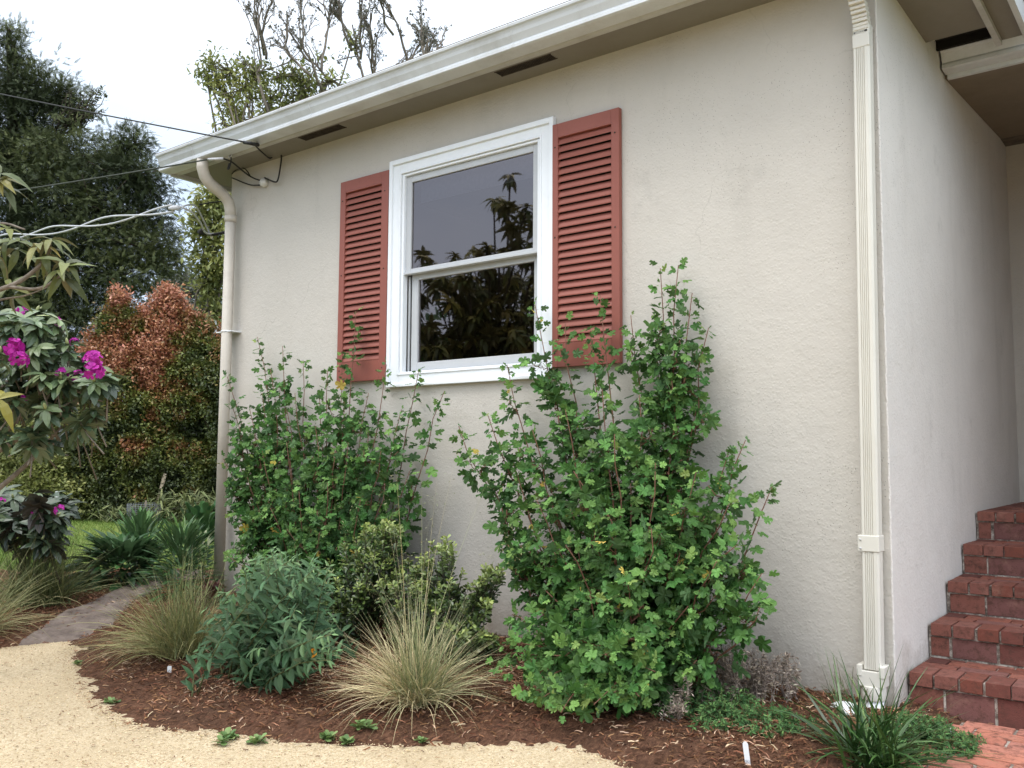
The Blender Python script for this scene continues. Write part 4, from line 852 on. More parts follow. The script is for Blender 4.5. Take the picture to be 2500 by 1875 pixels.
m = MB(); a = gnd(140, 1300); c = dep(139, 1225, 8.6); m.tube([c - (0, 0, .5), c + (0, 0, .02)], .006, 5); m.box(c - (.030, .004, .0), c + (.030, .004, .10)); o = m.build('garden_marker', M['pvc'], None, (c[0], c[1], c[2] - .5)); tag(o, 'pale garden marker standing behind the small rhododendron', 'garden marker')

# ---- rhododendrons: whorled rosettes, buds and magenta trusses
def rosette(mb, pos, axis, size, n_, tint, tmpl=LEAF_ELL, el=(.0, .5), wid=1.0):
    ax = nrm(axis); ref = np.array([.3, .2, 1.0]); a = nrm(np.cross(ax, ref)); b = np.cross(ax, a); az = np.arange(n_) * 2.399 + rng.uniform(0, 6); e = rng.uniform(*el, n_)
    d = (np.cos(az)[:, None] * a + np.sin(az)[:, None] * b) * np.cos(e)[:, None] + ax * np.sin(e)[:, None]
    mb.inst(*tmpl, frames(d, np.tile(ax, (n_, 1)) + rng.normal(0, .12, (n_, 3)), size * rng.uniform(.75, 1.1, n_), wid), np.tile(pos, (n_, 1)), np.clip(tint + rng.normal(0, .12, n_), 0, 1))
def rhodo(label, base, roses, flowers, branches, mat, trunkr, wood='bark'):
    t = thing('rhododendron', label, 'shrub', base); lf = MB(); st = MB(); nb = 0
    base = np.asarray(base, float)
    for p in branches: st.tube(spline([base + [0, 0, 0]] + [dep(*q) for q in p], 5), np.linspace(trunkr, trunkr * .35, 5 * len(p) + 1), 7)
    for px, py, D, s_ in roses:
        c = dep(px, py, D) + rng.normal(0, .02, 3); ax = nrm(np.array([rng.normal() * .4 + .15, -.25 + rng.normal() * .4, 1.0]))
        rosette(lf, c, ax, s_, rng.integers(9, 13), rng.uniform(.3, .8), el=(-.35, .45)); rosette(lf, c - ax * .035, ax, s_ * 1.05, 8, rng.uniform(.15, .5), el=(-.6, .1))
        if rng.random() < .40 and nb < 45:
            nb += 1; bud = MB(); bud.tube([c, c + ax * .012, c + ax * .028, c + ax * .04], [.006, .010, .008, .001], 6, 0, .95); bud.build('bud', FOL['rhodo'], t)
        q = c - ax * .2 + rng.normal(0, .04, 3); st.tube([c, c - ax * .08, q], [.0025, .0035, .0045], 5)
    for px, py, D, r_ in flowers:
        c = dep(px, py, D); f = MB(); k = 15 if r_ > .042 else 6
        for d0 in rand_dir(k):
            if d0[2] < -.5: d0[2] *= -1
            fc = c + d0 * r_ * .75; rosette(f, fc, d0, r_ * .56, 5, rng.random(), LEAF_OBOV, (.15, .5), 1.9)
        f.build('flower', FOL['petal'], t)
    st.build('branch', M[wood], t); lf.build('foliage', mat, t)
def inblob(cx, cy, rx, ry, k):
    a = rng.uniform(0, 2 * pi, k); r_ = rng.random(k) ** .5; return cx + rx * r_ * np.cos(a), cy + ry * r_ * np.sin(a)
R1 = []
for cx, cy, rx, ry, k in ((60, 820, 95, 60, 20), (140, 880, 110, 65, 24), (30, 930, 80, 60, 12), (200, 920, 50, 50, 9), (110, 960, 110, 50, 14), (180, 1010, 50, 60, 8), (60, 1050, 60, 50, 5), (20, 800, 60, 40, 8), (100, 790, 60, 25, 6)):
    xs_, ys_ = inblob(cx, cy, rx, ry, int(k * 1.2)); R1 += [(x, y, rng.uniform(4.5, 5.3), rng.uniform(.085, .11)) for x, y in zip(xs_, ys_)]
R1 += [(-60 + rng.uniform(-80, 40), rng.uniform(780, 1000), rng.uniform(4.6, 5.4), .12) for _ in range(16)]
b0 = dep(-260, 1500, 4.9); b0[2] = float(gz(b0[0], b0[1]))
rhodo('tall rhododendron with magenta blooms leaning in at the left edge', b0, R1,
      [(34, 850, 4.45, .050), (47, 880, 4.4, .046), (228, 880, 4.45, .048), (230, 906, 4.42, .048), (52, 758, 4.7, .04), (141, 790, 4.8, .035), (150, 912, 4.6, .035), (190, 921, 4.6, .036), (181, 838, 4.8, .03), (55, 975, 4.7, .024)],
      [[(-120, 1280, 4.9), (0, 1190, 4.9), (90, 1110, 4.9), (150, 1040, 4.9)], [(-140, 1250, 5), (-20, 1100, 5), (60, 1000, 5.0), (110, 930, 5)], [(-150, 1200, 4.8), (-60, 1020, 4.8), (20, 930, 4.8)], [(-100, 1200, 5), (30, 1080, 5), (180, 980, 5), (230, 940, 4.8)]], FOL['rhodo'], .022)
R2 = []
for cx, cy, rx, ry, k in ((50, 1230, 70, 50, 16), (110, 1250, 55, 45, 12), (70, 1300, 80, 40, 12), (20, 1260, 50, 60, 8), (120, 1330, 30, 30, 4), (-50, 1240, 60, 60, 8)):
    xs_, ys_ = inblob(cx, cy, rx, ry, k); R2 += [(x, y, rng.uniform(6.6, 7.5), rng.uniform(.12, .155)) for x, y in zip(xs_, ys_)]
b1 = dep(60, 1430, 7.1); b1[2] = float(gz(b1[0], b1[1]))
FOL['rhodo2'] = foliage('dark_rhododendron_leaf', [(0, (.018, .030, .018)), (.6, (.045, .070, .034)), (1, (.10, .13, .06))], (.08, .06, .05, 1), .38, .1, .35, .5)
rhodo('small dark rhododendron with a few magenta buds above the olive grass', b1, R2, [(146, 1246, 6.5, .042), (80, 1250, 6.6, .022), (5, 1222, 6.6, .026)],
      [[(60, 1360, 7.1), (50, 1300, 7.1), (60, 1240, 7.1)], [(70, 1370, 7.1), (90, 1320, 7.0), (115, 1260, 7.0)], [(50, 1370, 7.1), (20, 1310, 7.1), (0, 1260, 7.1)]], FOL['rhodo2'], .018, 'darkbark')

# ---- loquat like trees: one branch reaching into the picture, one across the yard that the window mirrors
def loquat(label, base, paths, ends, size, mat, tw, n1=(8, 13), n2=6):
    t = thing('broad_leaved_tree', label, 'tree', base); st = MB(); lf = MB()
    for p, r0, r1 in paths: q = spline(p, 6); st.tube(q, np.linspace(r0, r1, len(q)), 7)
    for c, ax in ends: rosette(lf, c, ax, size * rng.uniform(.8, 1.15), rng.integers(*n1), rng.uniform(.25, .95), LEAF_LOQ, (-.15, .8)); rosette(lf, c - nrm(ax) * .04, ax, size, n2, .3, LEAF_LOQ, (-.7, .1))
    st.build('branch', M[tw], t); lf.build('foliage', mat, t)
B = dep(-420, 1400, 4.0); B[2] = float(gz(B[0], B[1]))
hub = dep(-300, 760, 4.0)
pa = [([B, dep(-380, 1100, 4), hub], .05, .03), ([hub, dep(-120, 735, 3.9), dep(20, 700, 3.85), dep(85, 660, 3.85), dep(118, 620, 3.85), dep(124, 590, 3.85)], .014, .005), ([dep(20, 700, 3.85), dep(90, 705, 3.8), dep(140, 680, 3.8), dep(160, 650, 3.8)], .008, .004),
      ([hub, dep(-100, 560, 4.1), dep(0, 545, 4.1), dep(60, 560, 4.0)], .012, .004), ([hub, dep(-140, 780, 3.9), dep(-10, 735, 3.9), dep(60, 722, 3.9), dep(120, 700, 3.9)], .008, .002), ([dep(-100, 560, 4.1), dep(-60, 480, 4.1), dep(0, 430, 4.1)], .009, .004), ([hub, dep(-100, 960, 4.2), dep(-10, 975, 4.2)], .008, .003)]
en = [(dep(124, 585, 3.85), (.25, -.3, 1)), (dep(100, 600, 3.85), (-.2, -.3, 1)), (dep(160, 645, 3.8), (.5, -.2, .8)), (dep(150, 660, 3.8), (.3, -.5, .7)), (dep(20, 560, 4.05), (.3, -.3, .9)), (dep(45, 590, 4.0), (.5, -.2, .8)), (dep(0, 425, 4.1), (.5, -.2, .8)), (dep(-20, 600, 4.1), (.2, -.2, .9)), (dep(0, 440, 4.1), (.2, -.4, .6)), (dep(-5, 975, 4.2), (.6, -.1, .5)), (dep(25, 700, 4.0), (.2, -.5, .5))]
loquat('tree with big yellow green drooping leaves reaching in from the upper left edge', B, pa, [(c, np.array(a_, float)) for c, a_ in en], .108, FOL['loquat'], 'bark', (5, 8), 3)
B2 = np.array([-8.7, -1.7, -.35]); pa = []; en = []
for i in range(66):
    az = rng.uniform(0, 2 * pi); r_ = 1.75 * rng.random() ** .5; top = np.array([B2[0] + r_ * cos(az) * 1.1, B2[1] + r_ * sin(az) * .8, rng.uniform(2.9, 4.45) - .25 * r_])
    if i < 4: top = np.array([-8.35 + i * .45, -1.5 + .2 * i, [4.95, 5.2, 4.6, 4.5][i]])
    mid = B2 + (top - B2) * [.35, .35, .55] + rng.normal(0, .08, 3); pa.append(([B2, B2 + (mid - B2) * .5, mid, top], .05 if i < 6 else .022, .012)); en += [(top, nrm(np.array([rng.normal() * .3, rng.normal() * .3, 1.0])))]
    for j in range(9): q = mid + (top - mid) * rng.uniform(0, .95) + rng.normal(0, .20, 3); en.append((q, nrm(np.array([rng.normal() * .5, rng.normal() * .5, 1.0]))))
loquat('leafy tree standing across the yard behind the viewpoint, seen mirrored in the window', B2, pa, en, .18, FOL['loquat'], 'darkbark')

# ================================================================== BACKGROUND TREES
def crown(mb, blobs, tmpl, per, size, sub, tintf, flat=1.0, outw=.6, wid=1.0, thick=1.0, soft=.15):
    """blobs: (px, py, rx, ry, depth) ellipsoids in real space filled with leaf clumps"""
    cs = []
    for (px, py, rx, ry, D) in blobs:
        c = dep(px, py, D); ax = rx / F * D; az = ry / F * D; n_ = per * (ax * az) ** .8; n_ = max(3, int(n_))
        q = rng.normal(size=(n_, 3)); q = q / np.linalg.norm(q, axis=1)[:, None] * (rng.random(n_) ** .5 * rng.uniform(.7, 1.0 + soft, n_))[:, None]
        cc = c + q[:, :1] * RGT * ax + q[:, 1:2] * np.array([FWD[0], FWD[1], 0]) * max(ax, az) * thick + q[:, 2:] * np.array([0, 0, az]); cs.append((cc, q, c, az))
        for i in range(n_):
            k = sub; pos = cc[i] + rng.normal(0, size * .9, (k, 3)) * [1, 1, flat]; out = nrm(q[i] @ np.array([RGT, [FWD[0], FWD[1], 0], [0, 0, 1.0]])); d = nrm(out * outw + rng.normal(0, .6, (k, 3)))
            mb.inst(*tmpl, frames(d, nrm(np.array([0, -.2, 1.0]) + rng.normal(0, .45, (k, 3))), size * rng.uniform(.6, 1.2, k), wid), pos, np.clip(tintf(pos, q[i]), 0, 1))
    return cs

# big dark conifer
base = dep(30, 1260, 24.0); base[2] = .05
t = thing('conifer_tree', 'very tall dark conifer filling the upper left of the picture', 'tree', base)
lf = MB(); BL = [(10, 215, 60, 55, 24), (40, 130, 26, 50, 24), (20, 75, 10, 22, 24), (90, 225, 65, 60, 24), (150, 240, 45, 50, 24), (60, 300, 110, 70, 24), (30, 400, 100, 60, 23.5), (130, 370, 90, 50, 23), (190, 430, 90, 60, 23), (80, 480, 130, 60, 23), (290, 370, 50, 45, 23), (330, 350, 26, 35, 23), (300, 430, 90, 45, 22.5), (350, 450, 50, 40, 22.5),
     (230, 510, 110, 55, 22.5), (340, 530, 75, 45, 22.5), (100, 570, 130, 60, 23), (240, 590, 120, 55, 22.5), (360, 600, 70, 40, 22.5), (400, 640, 40, 35, 22.5), (300, 670, 110, 45, 22.5), (150, 670, 150, 60, 23), (40, 660, 100, 70, 23), (60, 760, 110, 60, 23), (200, 760, 120, 60, 23), (20, 860, 90, 70, 23), (140, 860, 110, 60, 23), (-60, 300, 80, 150, 24), (-80, 600, 80, 200, 24), (120, 960, 150, 60, 23), (-20, 960, 110, 60, 23), (150, 1060, 170, 60, 23), (-30, 1080, 100, 80, 23)]
n0 = lambda pos, q: .35 + .30 * q[2] + 1.1 * vnoise(pos[:, 0] * 1.0 + 3, pos[:, 2] + pos[:, 1] * .5, .9, 9) + rng.normal(0, .12, len(pos))
cs = crown(lf, BL, SPRAY, 330, .20, 12, n0, .35, .9, .55, soft=.7)
st = MB(); st.tube([base - (0, 0, .3), dep(45, 700, 24), dep(30, 300, 24), dep(18, 90, 24)], [.45, .30, .12, .03], 9)
for (cc, q, c, az) in cs:
    h = c[2] - 1.2; sx = dep(35, 300, 24); root = np.array([sx[0], sx[1], max(.8, h)]); root[0] += rng.normal() * .1; st.tube(curve_pts(root, c, [0, 0, .2], 6), np.linspace(.06, .02, 6), 5)
    for i in range(0, len(cc), max(1, len(cc) // 10)): st.tube(curve_pts(c, cc[i], [0, 0, -.05], 4), np.linspace(.03, .01, 4), 4)
# bare twiggy patch on its right shoulder
for i in range(60):
    a = dep(rng.uniform(130, 190), rng.uniform(290, 330), 23.6); b = dep(rng.uniform(150, 265), rng.uniform(205, 300), 23.6 + rng.normal() * .3); p = curve_pts(a, b, rng.normal(0, .1, 3), 6, .03); st.tube(p, np.linspace(.022, .006, 6), 4)
    k = 14; leaves_on(lf, TRI3, p, rng.uniform(.3, 1, k), .10, np.clip(rng.normal(.5, .2, k), 0, 1), .8, .3)
st.build('trunk', M['darkbark'], t); lf.build('crown', FOL['conifer'], t)

# dark shrubs below the conifer, left of the hedge
def bush(name, label, cat, base, blobs, mat, tmpl, per, size, sub, tf, wood='darkbark', group=None, **kw):
    t = thing(name, label, cat, base, group); lf = MB(); st = MB(); cs = crown(lf, blobs, tmpl, per, size, sub, tf, **kw); base = np.asarray(base)
    hub = np.mean([c_[2] for c_ in cs], 0); hub[2] = base[2] + (hub[2] - base[2]) * .62; st.tube(curve_pts(base - (0, 0, .1), hub, [.1, 0, 0], 7, .02), np.linspace(.11, .06, 7), 7)
    for (cc, q, c, az) in cs:
        st.tube(curve_pts(hub, c, rng.normal(0, .15, 3), 7, .03), np.linspace(.035, .012, 7), 5)
        for i in range(0, len(cc), max(1, len(cc) // 12)): st.tube(curve_pts(c, cc[i], [0, 0, 0], 4), np.linspace(.02, .006, 4), 4)
    st.build('trunk', M[wood], t); lf.build('crown', mat, t); return t
b = dep(60, 1265, 14.5); b[2] = .05
bush('garden_shrub', 'dark green loose shrubbery behind the rhododendron trunks', 'shrub', b, [(20, 1120, 110, 75, 14.5), (130, 1150, 80, 70, 14.5), (70, 1200, 130, 55, 14.2), (10, 1040, 70, 60, 14.8), (120, 1060, 60, 60, 14.8), (190, 1210, 50, 50, 14.3)], FOL['lime'], TRI3, 900, .075, 14, lambda p, q: .05 + .35 * rng.random(len(p)) + .9 * vnoise(p[:, 0], p[:, 2], 1.6, 11))

# lilly pilly hedge: three shrubs with orange tops
zt0 = dep(300, 1000, 15)[2]
def lilly_t(top_z, hue):
    def f(pos, q):
        h = (pos[:, 2] - .2) / (top_z - .2); nn = vnoise(pos[:, 0] * 1.0 + pos[:, 1], pos[:, 2], 1.5, 12); n2 = vnoise(pos[:, 0] + pos[:, 1] * .7, pos[:, 2], 4.0, 13)
        return np.clip(.14 + .24 * rng.random(len(pos)) + .62 * nn + .75 * n2 + .04 + hue * np.clip((h - .22) / .75, 0, 1) * .56 + .12 * q[2], 0, 1)
    return f
for lb, bx, blobs, hue in (
    ('left part of the hedge, a column with an orange red tip', 270, [(285, 728, 12, 22, 15.2), (298, 745, 18, 26, 15.2), (285, 775, 32, 34, 15.2), (262, 790, 22, 26, 15.2), (325, 800, 28, 34, 15.2), (285, 830, 58, 44, 15.2), (240, 838, 20, 24, 15.2), (250, 900, 60, 60, 15.1), (345, 870, 60, 50, 15.2), (345, 805, 40, 34, 15.3), (350, 770, 18, 20, 15.3), (220, 880, 30, 40, 15.2), (300, 900, 80, 60, 15), (230, 990, 60, 70, 15), (300, 1000, 90, 80, 14.8), (230, 1090, 70, 70, 14.8), (300, 1110, 90, 70, 14.7), (240, 1190, 70, 70, 14.6), (310, 1200, 90, 65, 14.6), (200, 1130, 40, 80, 14.8)], 1.0),
    ('middle of the hedge, the tallest column with copper coloured new growth', 400, [(408, 722, 14, 26, 15.4), (425, 735, 20, 26, 15.4), (392, 745, 18, 26, 15.4), (420, 765, 36, 32, 15.4), (455, 775, 18, 22, 15.4), (400, 805, 56, 42, 15.3), (440, 830, 60, 45, 15.3), (380, 880, 70, 60, 15.1), (440, 900, 80, 60, 15.1), (400, 980, 90, 70, 14.9), (390, 1070, 90, 70, 14.8), (420, 1150, 90, 70, 14.7), (390, 1210, 90, 55, 14.6)], .95),
    ('right part of the hedge, dark green against the house corner', 510, [(490, 800, 34, 32, 15.6), (470, 825, 40, 30, 15.6), (490, 850, 50, 45, 15.6), (530, 870, 40, 50, 15.6), (500, 920, 60, 60, 15.5), (510, 1000, 60, 70, 15.4), (500, 1090, 70, 70, 15.3), (520, 1180, 70, 75, 15.2), (580, 1000, 60, 200, 15.8)], .45)):
    b = dep(bx, 1262, 15); b[2] = .05; tz = dep(bx, 715, 15.2)[2]
    bush('hedge_shrub', lb, 'hedge', b, blobs, FOL['lilly'], TRI3, 1300, .062, 16, lilly_t(tz, hue), soft=.3, group='hedge across the lawn')
# dark shrub growth along the hedge foot
b = dep(420, 1266, 14); b[2] = .05
bush('sedge_clump', 'rough dark strap foliage at the hedge foot', 'plant', b, [(330, 1250, 90, 22, 14.2), (450, 1240, 80, 34, 14.0), (520, 1245, 50, 30, 14.0)], FOL['olive'], STRAP, 330, .16, 14, lambda p, q: rng.random(len(p)) * .5, flat=.4, outw=.3)

# broad yellow green tree behind the roof, with bare upper limbs
b = dep(640, 1200, 16.0); b[2] = 0
blobs = [(520, 165, 26, 24, 16), (560, 175, 40, 28, 16), (505, 190, 14, 26, 16), (620, 180, 45, 30, 16), (690, 185, 45, 26, 16), (740, 195, 40, 25, 16), (600, 220, 55, 35, 16), (560, 240, 40, 40, 16), (570, 290, 35, 30, 16), (660, 240, 60, 30, 16), (740, 230, 60, 35, 16), (800, 200, 35, 25, 16), (545, 300, 14, 14, 16), (500, 170, 14, 12, 16), (595, 160, 18, 12, 16), (650, 158, 14, 12, 16), (535, 215, 16, 16, 16), (715, 172, 16, 14, 16), (650, 285, 55, 30, 16), (780, 250, 40, 25, 16), (860, 105, 12, 22, 16), (785, 135, 10, 10, 16), (600, 340, 60, 50, 16), (700, 330, 80, 50, 16)]
t = bush('leafy_tree', 'yellow green leafy tree with bare upper limbs rising behind the roof', 'tree', b, blobs, FOL['lime'], LEAF_LANCE, 190, .10, 12, lambda p, q: .35 + .25 * q[2] + .3 * rng.random(len(p)) + .6 * vnoise(p[:, 0], p[:, 2], 1.2, 14), 'bark', wid=1.3, soft=.5)
st = MB(); lf = MB()
def limb(a, b_, r0, depth_=0):
    p = curve_pts(a, b_, rng.normal(0, .06, 3) * np.linalg.norm(b_ - a), 7, .02 * np.linalg.norm(b_ - a)); st.tube(p, np.linspace(r0, r0 * .45, 7), 5)
    k = int(1 + 5 * rng.random())
    if depth_ >= 1: leaves_on(lf, TRI3, p, rng.uniform(.2, 1, k), rng.uniform(.03, .06, k), rng.random(k) * .8, .6, .6)
    if depth_ < 3:
        for j in range([8, 4, 2][depth_]):
            q, dd = along(p, np.array([rng.uniform(.3, .95)])); e = q[0] + nrm(dd[0] + rng.normal(0, .38, 3) + [0, 0, .25]) * np.linalg.norm(b_ - a) * rng.uniform(.25, .48); limb(q[0], e, r0 * .45, depth_ + 1)
for (ax_, ay_, bx_, by_) in ((655, 250, 640, 20), (650, 120, 675, -30), (645, 110, 625, -20), (790, 200, 735, 0), (785, 150, 790, 10), (900, 190, 860, 60), (860, 80, 815, 10), (860, 100, 830, -20), (915, 190, 905, 30), (880, 120, 878, 0), (1000, 150, 945, 10), (960, 60, 935, -10), (995, 140, 1035, 100), (1040, 140, 1028, 60), (930, 180, 900, 60), (840, 190, 700, 70), (880, 190, 1010, 150), (760, 160, 700, 60), (980, 190, 1050, 120), (1040, 130, 1025, 40), (1060, 130, 1085, 95)):
    limb(dep(ax_, ay_ + 25, 16 + rng.normal() * .4), dep(bx_, by_, 16 + rng.normal() * .4), .027)
for e_ in ((655, 250), (790, 200), (915, 200), (1000, 190), (880, 210), (1040, 200)): st.tube(curve_pts(b, dep(*e_, 16), [0, 0, .3], 7), np.linspace(.16, .05, 7), 7)
st.build('limb', M['bark'], t); lf.build('twig_leaf', FOL['gum'], t)
# tree seen between the house corner and the conifer
b = dep(560, 1240, 19); b[2] = 0
bush('leafy_tree', 'yellow green tree peeping out beside the left downspout', 'tree', b, [(515, 480, 26, 30, 18), (505, 530, 32, 30, 18), (530, 500, 26, 40, 18), (480, 560, 24, 24, 18), (520, 580, 40, 36, 18), (500, 640, 36, 30, 18), (530, 660, 30, 40, 18), (515, 715, 34, 34, 18), (535, 760, 22, 40, 18), (600, 600, 60, 150, 18.5)], FOL['lime'], LEAF_LANCE, 330, .13, 12, lambda p, q: .4 + .3 * q[2] + .35 * rng.random(len(p)) + .5 * vnoise(p[:, 0], p[:, 2], 1.2, 15), 'bark', wid=1.3, soft=.5)
b = dep(470, 1200, 42); b[2] = 0
bush('distant_tree', 'hazy grey green tree beyond the hedge, left of the neighbour roof', 'tree', b, [(440, 690, 36, 36, 42), (480, 700, 34, 34, 42), (460, 740, 46, 30, 42), (500, 745, 30, 25, 42), (400, 720, 40, 40, 42), (470, 800, 60, 50, 42)], FOL['gum'], TRI3, 60, .30, 12, lambda p, q: rng.random(len(p)), 'bark')

# neighbour house: low tiled roof with a chimney pot, partly behind the hedge
t = thing('neighbour_house', 'neighbour house roof with a chimney showing above the hedge', 'house', dep(510, 1150, 26) * [1, 1, 0])
c0 = dep(540, 815, 26); c1_ = dep(560, 790, 26); A0 = dep(430, 862, 26); A1 = dep(760, 862, 26); T0 = dep(500, 800, 30); T1 = dep(760, 800, 30)
m = MB(); m.add([A0, A1, T1, T0, A0 - (0, 0, .12), A1 - (0, 0, .12), T1 - (0, 0, .12), T0 - (0, 0, .12)], [(0, 1, 2, 3), (7, 6, 5, 4), (0, 4, 5, 1), (1, 5, 6, 2), (2, 6, 7, 3), (3, 7, 4, 0)])
for i in range(26):
    f_ = i / 25; m.tube([A0 * (1 - f_) + A1 * f_ + (0, 0, .03), T0 * (1 - f_) + T1 * f_ + (0, 0, .03)], .07, 5)
rf = m.build('roof', plain('terracotta_tile', (.14, .075, .055), (.26, .13, .09), 6, .9, .01), t)
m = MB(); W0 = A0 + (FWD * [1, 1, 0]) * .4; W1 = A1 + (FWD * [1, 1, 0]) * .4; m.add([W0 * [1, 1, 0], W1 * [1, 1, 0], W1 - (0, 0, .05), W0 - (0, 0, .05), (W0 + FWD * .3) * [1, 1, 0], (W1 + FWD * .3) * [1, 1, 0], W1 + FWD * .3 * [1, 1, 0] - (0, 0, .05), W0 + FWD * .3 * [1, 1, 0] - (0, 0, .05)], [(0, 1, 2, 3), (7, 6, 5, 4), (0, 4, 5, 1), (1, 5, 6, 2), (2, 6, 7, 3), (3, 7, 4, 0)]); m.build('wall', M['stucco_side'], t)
c = dep(508, 782, 28); m = MB(); m.box(c - (.30, .25, 1.0), c + (.30, .25, .05)); ch = m.build('chimney', M['gutter'], rf); m = MB(); m.box(c + (-.45, -.38, .13), c + (.45, .38, .19)); m.box(c + (-.28, -.23, .05), c + (-.20, .23, .13)); m.box(c + (.20, -.23, .05), c + (.28, .23, .13)); m.build('cap', M['dark'], ch)
# white neighbour wall and grey fence glimpsed at the far left
a0 = dep(-420, 1180, 20); a1 = dep(75, 1180, 20.5); m = MB(); dv = nrm(np.array([FWD[0], FWD[1], 0])) * .15
def wallseg(m, p, q, z0, z1): m.add([(p[0], p[1], z0), (q[0], q[1], z0), (q[0], q[1], z1), (p[0], p[1], z1), (p[0] + dv[0], p[1] + dv[1], z0), (q[0] + dv[0], q[1] + dv[1], z0), (q[0] + dv[0], q[1] + dv[1], z1), (p[0] + dv[0], p[1] + dv[1], z1)], [(0, 1, 2, 3), (7, 6, 5, 4), (0, 4, 5, 1), (1, 5, 6, 2), (2, 6, 7, 3), (3, 7, 4, 0)])
t = thing('white_outbuilding', 'white outbuilding wall glimpsed through the rhododendron at the left edge', 'building', a0 * [1, 1, 0]); wallseg(m, a0, a1, 0, 3.35); m.build('wall', M['trim'], t); m = MB(); wallseg(m, a0 - dv * 2, a1 - dv * 2, 3.36, 3.5); m.build('roof', M['roof'], t)
t = thing('slat_fence', 'dark grey slatted fence in front of the white outbuilding', 'fence', dep(-420, 1180, 17) * [1, 1, 0])
for i in range(11):
    m = MB(); wallseg(m, dep(-420, 1180, 17), dep(48, 1180, 17.5), .15 + i * .17, .15 + i * .17 + .14); m.build('slat', plain('grey_fence', (.05, .055, .065), (.10, .11, .12), 12) if i == 0 else bpy.data.materials['grey_fence'], t)
m = MB(); q = dep(45, 1180, 17.5); m.box((q[0] - .05, q[1] - .05, 0), (q[0] + .05, q[1] + .05, 2.1)); m.build('post', bpy.data.materials['grey_fence'], t)
# shrubs added behind the viewpoint to block low sky, partly mirrored in the window
for i, (bx, by, hh, rr, lb) in enumerate(((-13.5, -4.5, 4.2, 2.3, 'wide green shrub mass added at the left end behind the viewpoint, mirrored in the window'), (-10.6, -6.2, 3.6, 2.2, 'dark shrub added behind the mirrored broad leaved tree'),
      (-6.5, -8.0, 4.6, 2.6, 'round shrub added in the middle of the row behind the viewpoint'), (-2.2, -8.8, 4.0, 2.5, 'low shrub added directly behind the viewpoint'), (2.6, -8.6, 4.8, 2.7, 'tall shrub added right of the viewpoint and behind it'), (7.2, -6.5, 4.2, 2.4, 'outermost shrub added at the right end behind the viewpoint'))):
    b = np.array([bx, by, -.35]); t = thing('added_yard_shrub', lb, 'shrub', b, 'shrubs added behind the viewpoint to block low sky'); lf = MB(); st = MB(); kk = 1500
    q = rng.normal(size=(kk, 3)); q = q / np.linalg.norm(q, axis=1)[:, None] * (rng.random(kk) ** .33 * rng.uniform(.75, 1.1, kk))[:, None]; cc = b + [0, 0, hh * .5] + q * [rr, rr, hh * .52]
    for j in range(kk): pos = cc[j] + rng.normal(0, .16, (6, 3)); lf.inst(*LEAF_OBOV, frames(rand_dir(6), rand_dir(6), rng.uniform(.14, .24, 6), 1.5), pos, np.clip(rng.normal(.35, .2, 6), 0, 1))
    for j in range(14): st.tube(curve_pts(b - (0, 0, .1), cc[j * 7], [0, 0, .2], 6), np.linspace(.06, .015, 6), 5)
    st.build('trunk', M['darkbark'], t); lf.build('crown', FOL['lime'] if i % 2 else FOL['hosta'], t)
# far tree line closing the horizon beyond the gardens
t = MB(); k = 15000; az = rng.uniform(-2.2, 1.0, k) + math.atan2(FWD[1], FWD[0]) + .3; R_ = rng.uniform(60, 75, k); hz_ = 2.5 + 4.5 * (vnoise(az * 9, az * 0 + 1, 1.0, 21) + .5) + 2.0 * vnoise(az * 40, az * 0, 1.0, 22)
pos = np.stack([R_ * np.cos(az), R_ * np.sin(az), rng.random(k) ** .7 * hz_], 1); t.inst(*TRI3, frames(rand_dir(k), rand_dir(k), rng.uniform(.7, 1.5, k), 1.6), pos, rng.random(k)); o = t.build('far_tree_line', FOL['gum'], None, (0, 0, 0)); tag(o, 'low line of far off trees closing the horizon', 'trees', None, 'stuff')

# ================================================================== SCATTER
def scatter_in(poly, k, margin=0.0, box=None):
    P = np.array(poly); lo, hi = (P.min(0), P.max(0)) if box is None else (np.array(box[0]), np.array(box[1])); X = rng.uniform(lo[0], hi[0], k); Y = rng.uniform(lo[1], hi[1], k); s_ = sdist(X, Y, poly); kp = s_ > margin; return X[kp], Y[kp], s_[kp]
X, Y, s_ = scatter_in(BED, 110000, -.14, ((-8.5, 1.9), (-.75, 4.6))); kp = (rng.random(len(X)) < np.clip(.22 + s_ * 2.2, .0, 1)); X, Y = X[kp], Y[kp]
Z = np.maximum(bed_z(X, Y), gz(X, Y) + .010) + rng.uniform(.001, .012, len(X)); k = len(X); az = rng.uniform(0, 2 * pi, k); d = np.stack([np.cos(az), np.sin(az), rng.normal(0, .25, k)], 1)
STRIP = ([(-.06, 0, 0), (.06, 0, 0), (.09, .35, .10), (-.03, .35, .10), (.16, .7, .08), (.05, .7, .08), (.08, 1, 0), (.02, 1, 0)], [(0, 1, 2, 3), (3, 2, 4, 5), (5, 4, 6, 7)])
m = MB(); m.inst(*STRIP, frames(d, np.tile([0, 0, 1.0], (k, 1)) + rng.normal(0, .5, (k, 3)), rng.uniform(.012, .046, k), rng.uniform(.5, 1.5, k)), np.stack([X, Y, Z], 1), np.clip(rng.normal(.45, .28, k) + .5 * vnoise(X, Y, 2.5, 31), 0, 1))
o = m.build('shredded_mulch', FOL['mulchbit'], None, (0, 0, 0)); tag(o, 'shredded reddish brown bark strands covering the planting bed', 'mulch', None, 'stuff')
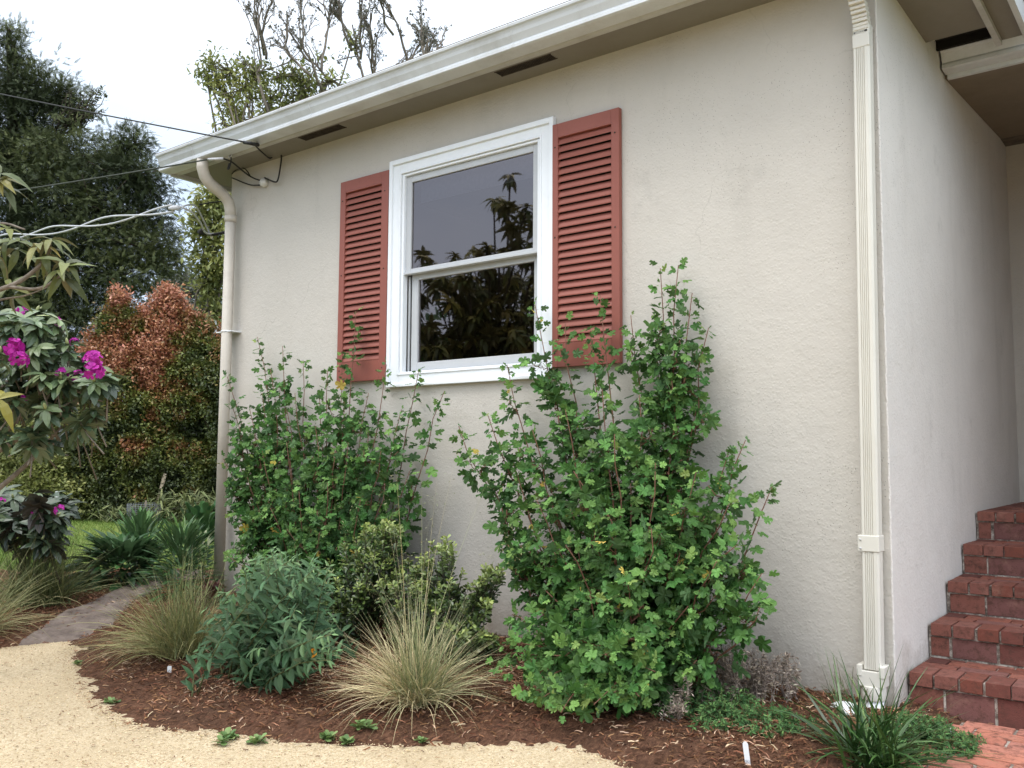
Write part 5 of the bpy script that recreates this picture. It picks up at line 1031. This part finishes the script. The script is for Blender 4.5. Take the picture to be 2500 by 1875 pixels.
# crumbs and twigs on the gravel
X, Y, s_ = scatter_in(GRAVEL, 90000, .0, ((-7.5, 1.0), (-1.2, 3.3))); k = len(X); nearm = sdist(X, Y, BED) > -.10; kp = (rng.random(k) < .16) | (nearm & (rng.random(k) < .6)); X, Y = X[kp], Y[kp]; k = len(X)
PEB = ([(-.5, -.4, 0), (.5, -.5, 0), (.55, .45, 0), (-.45, .5, 0), (0, 0, .55)], [(0, 1, 4), (1, 2, 4), (2, 3, 4), (3, 0, 4)])
m = MB(); m.inst(*PEB, frames(np.stack([np.cos(az[:k] if len(az) >= k else rng.uniform(0, 6, k)), np.sin(az[:k] if len(az) >= k else rng.uniform(0, 6, k)), np.zeros(k)], 1), np.tile([0, 0, 1.0], (k, 1)), rng.uniform(.003, .0075, k)), np.stack([X, Y, gz(X, Y) + .009], 1), rng.random(k))
FOL['grit'] = foliage('granite_grit', [(0, (.30, .20, .11)), (.5, (.52, .39, .23)), (1, (.70, .56, .36))], None, .9, 0, .4, .2)
o = m.build('gravel_crumbs', FOL['grit'], None, (0, 0, 0)); tag(o, 'loose sandy grit on the pale gravel path', 'gravel', None, 'stuff')
X, Y, s_ = scatter_in(GRAVEL, 4200, .0, ((-7.5, 1.0), (-1.2, 3.3))); k = len(X); az = rng.uniform(0, 6.3, k)
m = MB(); m.inst(*STRIP, frames(np.stack([np.cos(az), np.sin(az), np.zeros(k)], 1), np.tile([0, 0, 1.0], (k, 1)) + rng.normal(0, .3, (k, 3)), rng.uniform(.006, .022, k), rng.uniform(.8, 2, k)), np.stack([X, Y, gz(X, Y) + .013], 1), rng.uniform(0, .6, k))
o = m.build('dry_litter', FOL['mulchbit'], None, (0, 0, 0)); tag(o, 'scattered dark bits of bark and leaf on the gravel path', 'litter', None, 'stuff')
# lawn grass
X = rng.uniform(-16, -6.5, 70000); Y = rng.uniform(3.2, 10.5, 70000); kp = (sdist(X, Y, BED) < -.02) & (sdist(X, Y, GRAVEL) < -.05) & ~((X > -6.6) & (Y > 4.3)); X, Y = X[kp], Y[kp]; k = len(X); az = rng.uniform(0, 6.3, k)
m = MB(); m.inst([(-.10, 0, 0), (.10, 0, 0), (.03, .6, 0), (0, 1, 0)], [(0, 1, 2, 3)], frames(np.stack([np.cos(az) * .6, np.sin(az) * .6, rng.uniform(.4, 1.2, k)], 1), rand_dir(k), rng.uniform(.03, .07, k)), np.stack([X, Y, gz(X, Y) - .002], 1), np.clip(.3 + .5 * rng.random(k) + .9 * vnoise(X, Y, .8, 41), 0, 1))
FOL['turf'] = foliage('turf_blade', [(0, (.05, .10, .02)), (.5, (.14, .22, .04)), (1, (.30, .34, .10))], None, .7, .25, .4, .2)
o = m.build('lawn_grass', FOL['turf'], None, (0, 0, 0)); tag(o, 'mown green lawn in front of the hedge', 'grass', None, 'stuff')
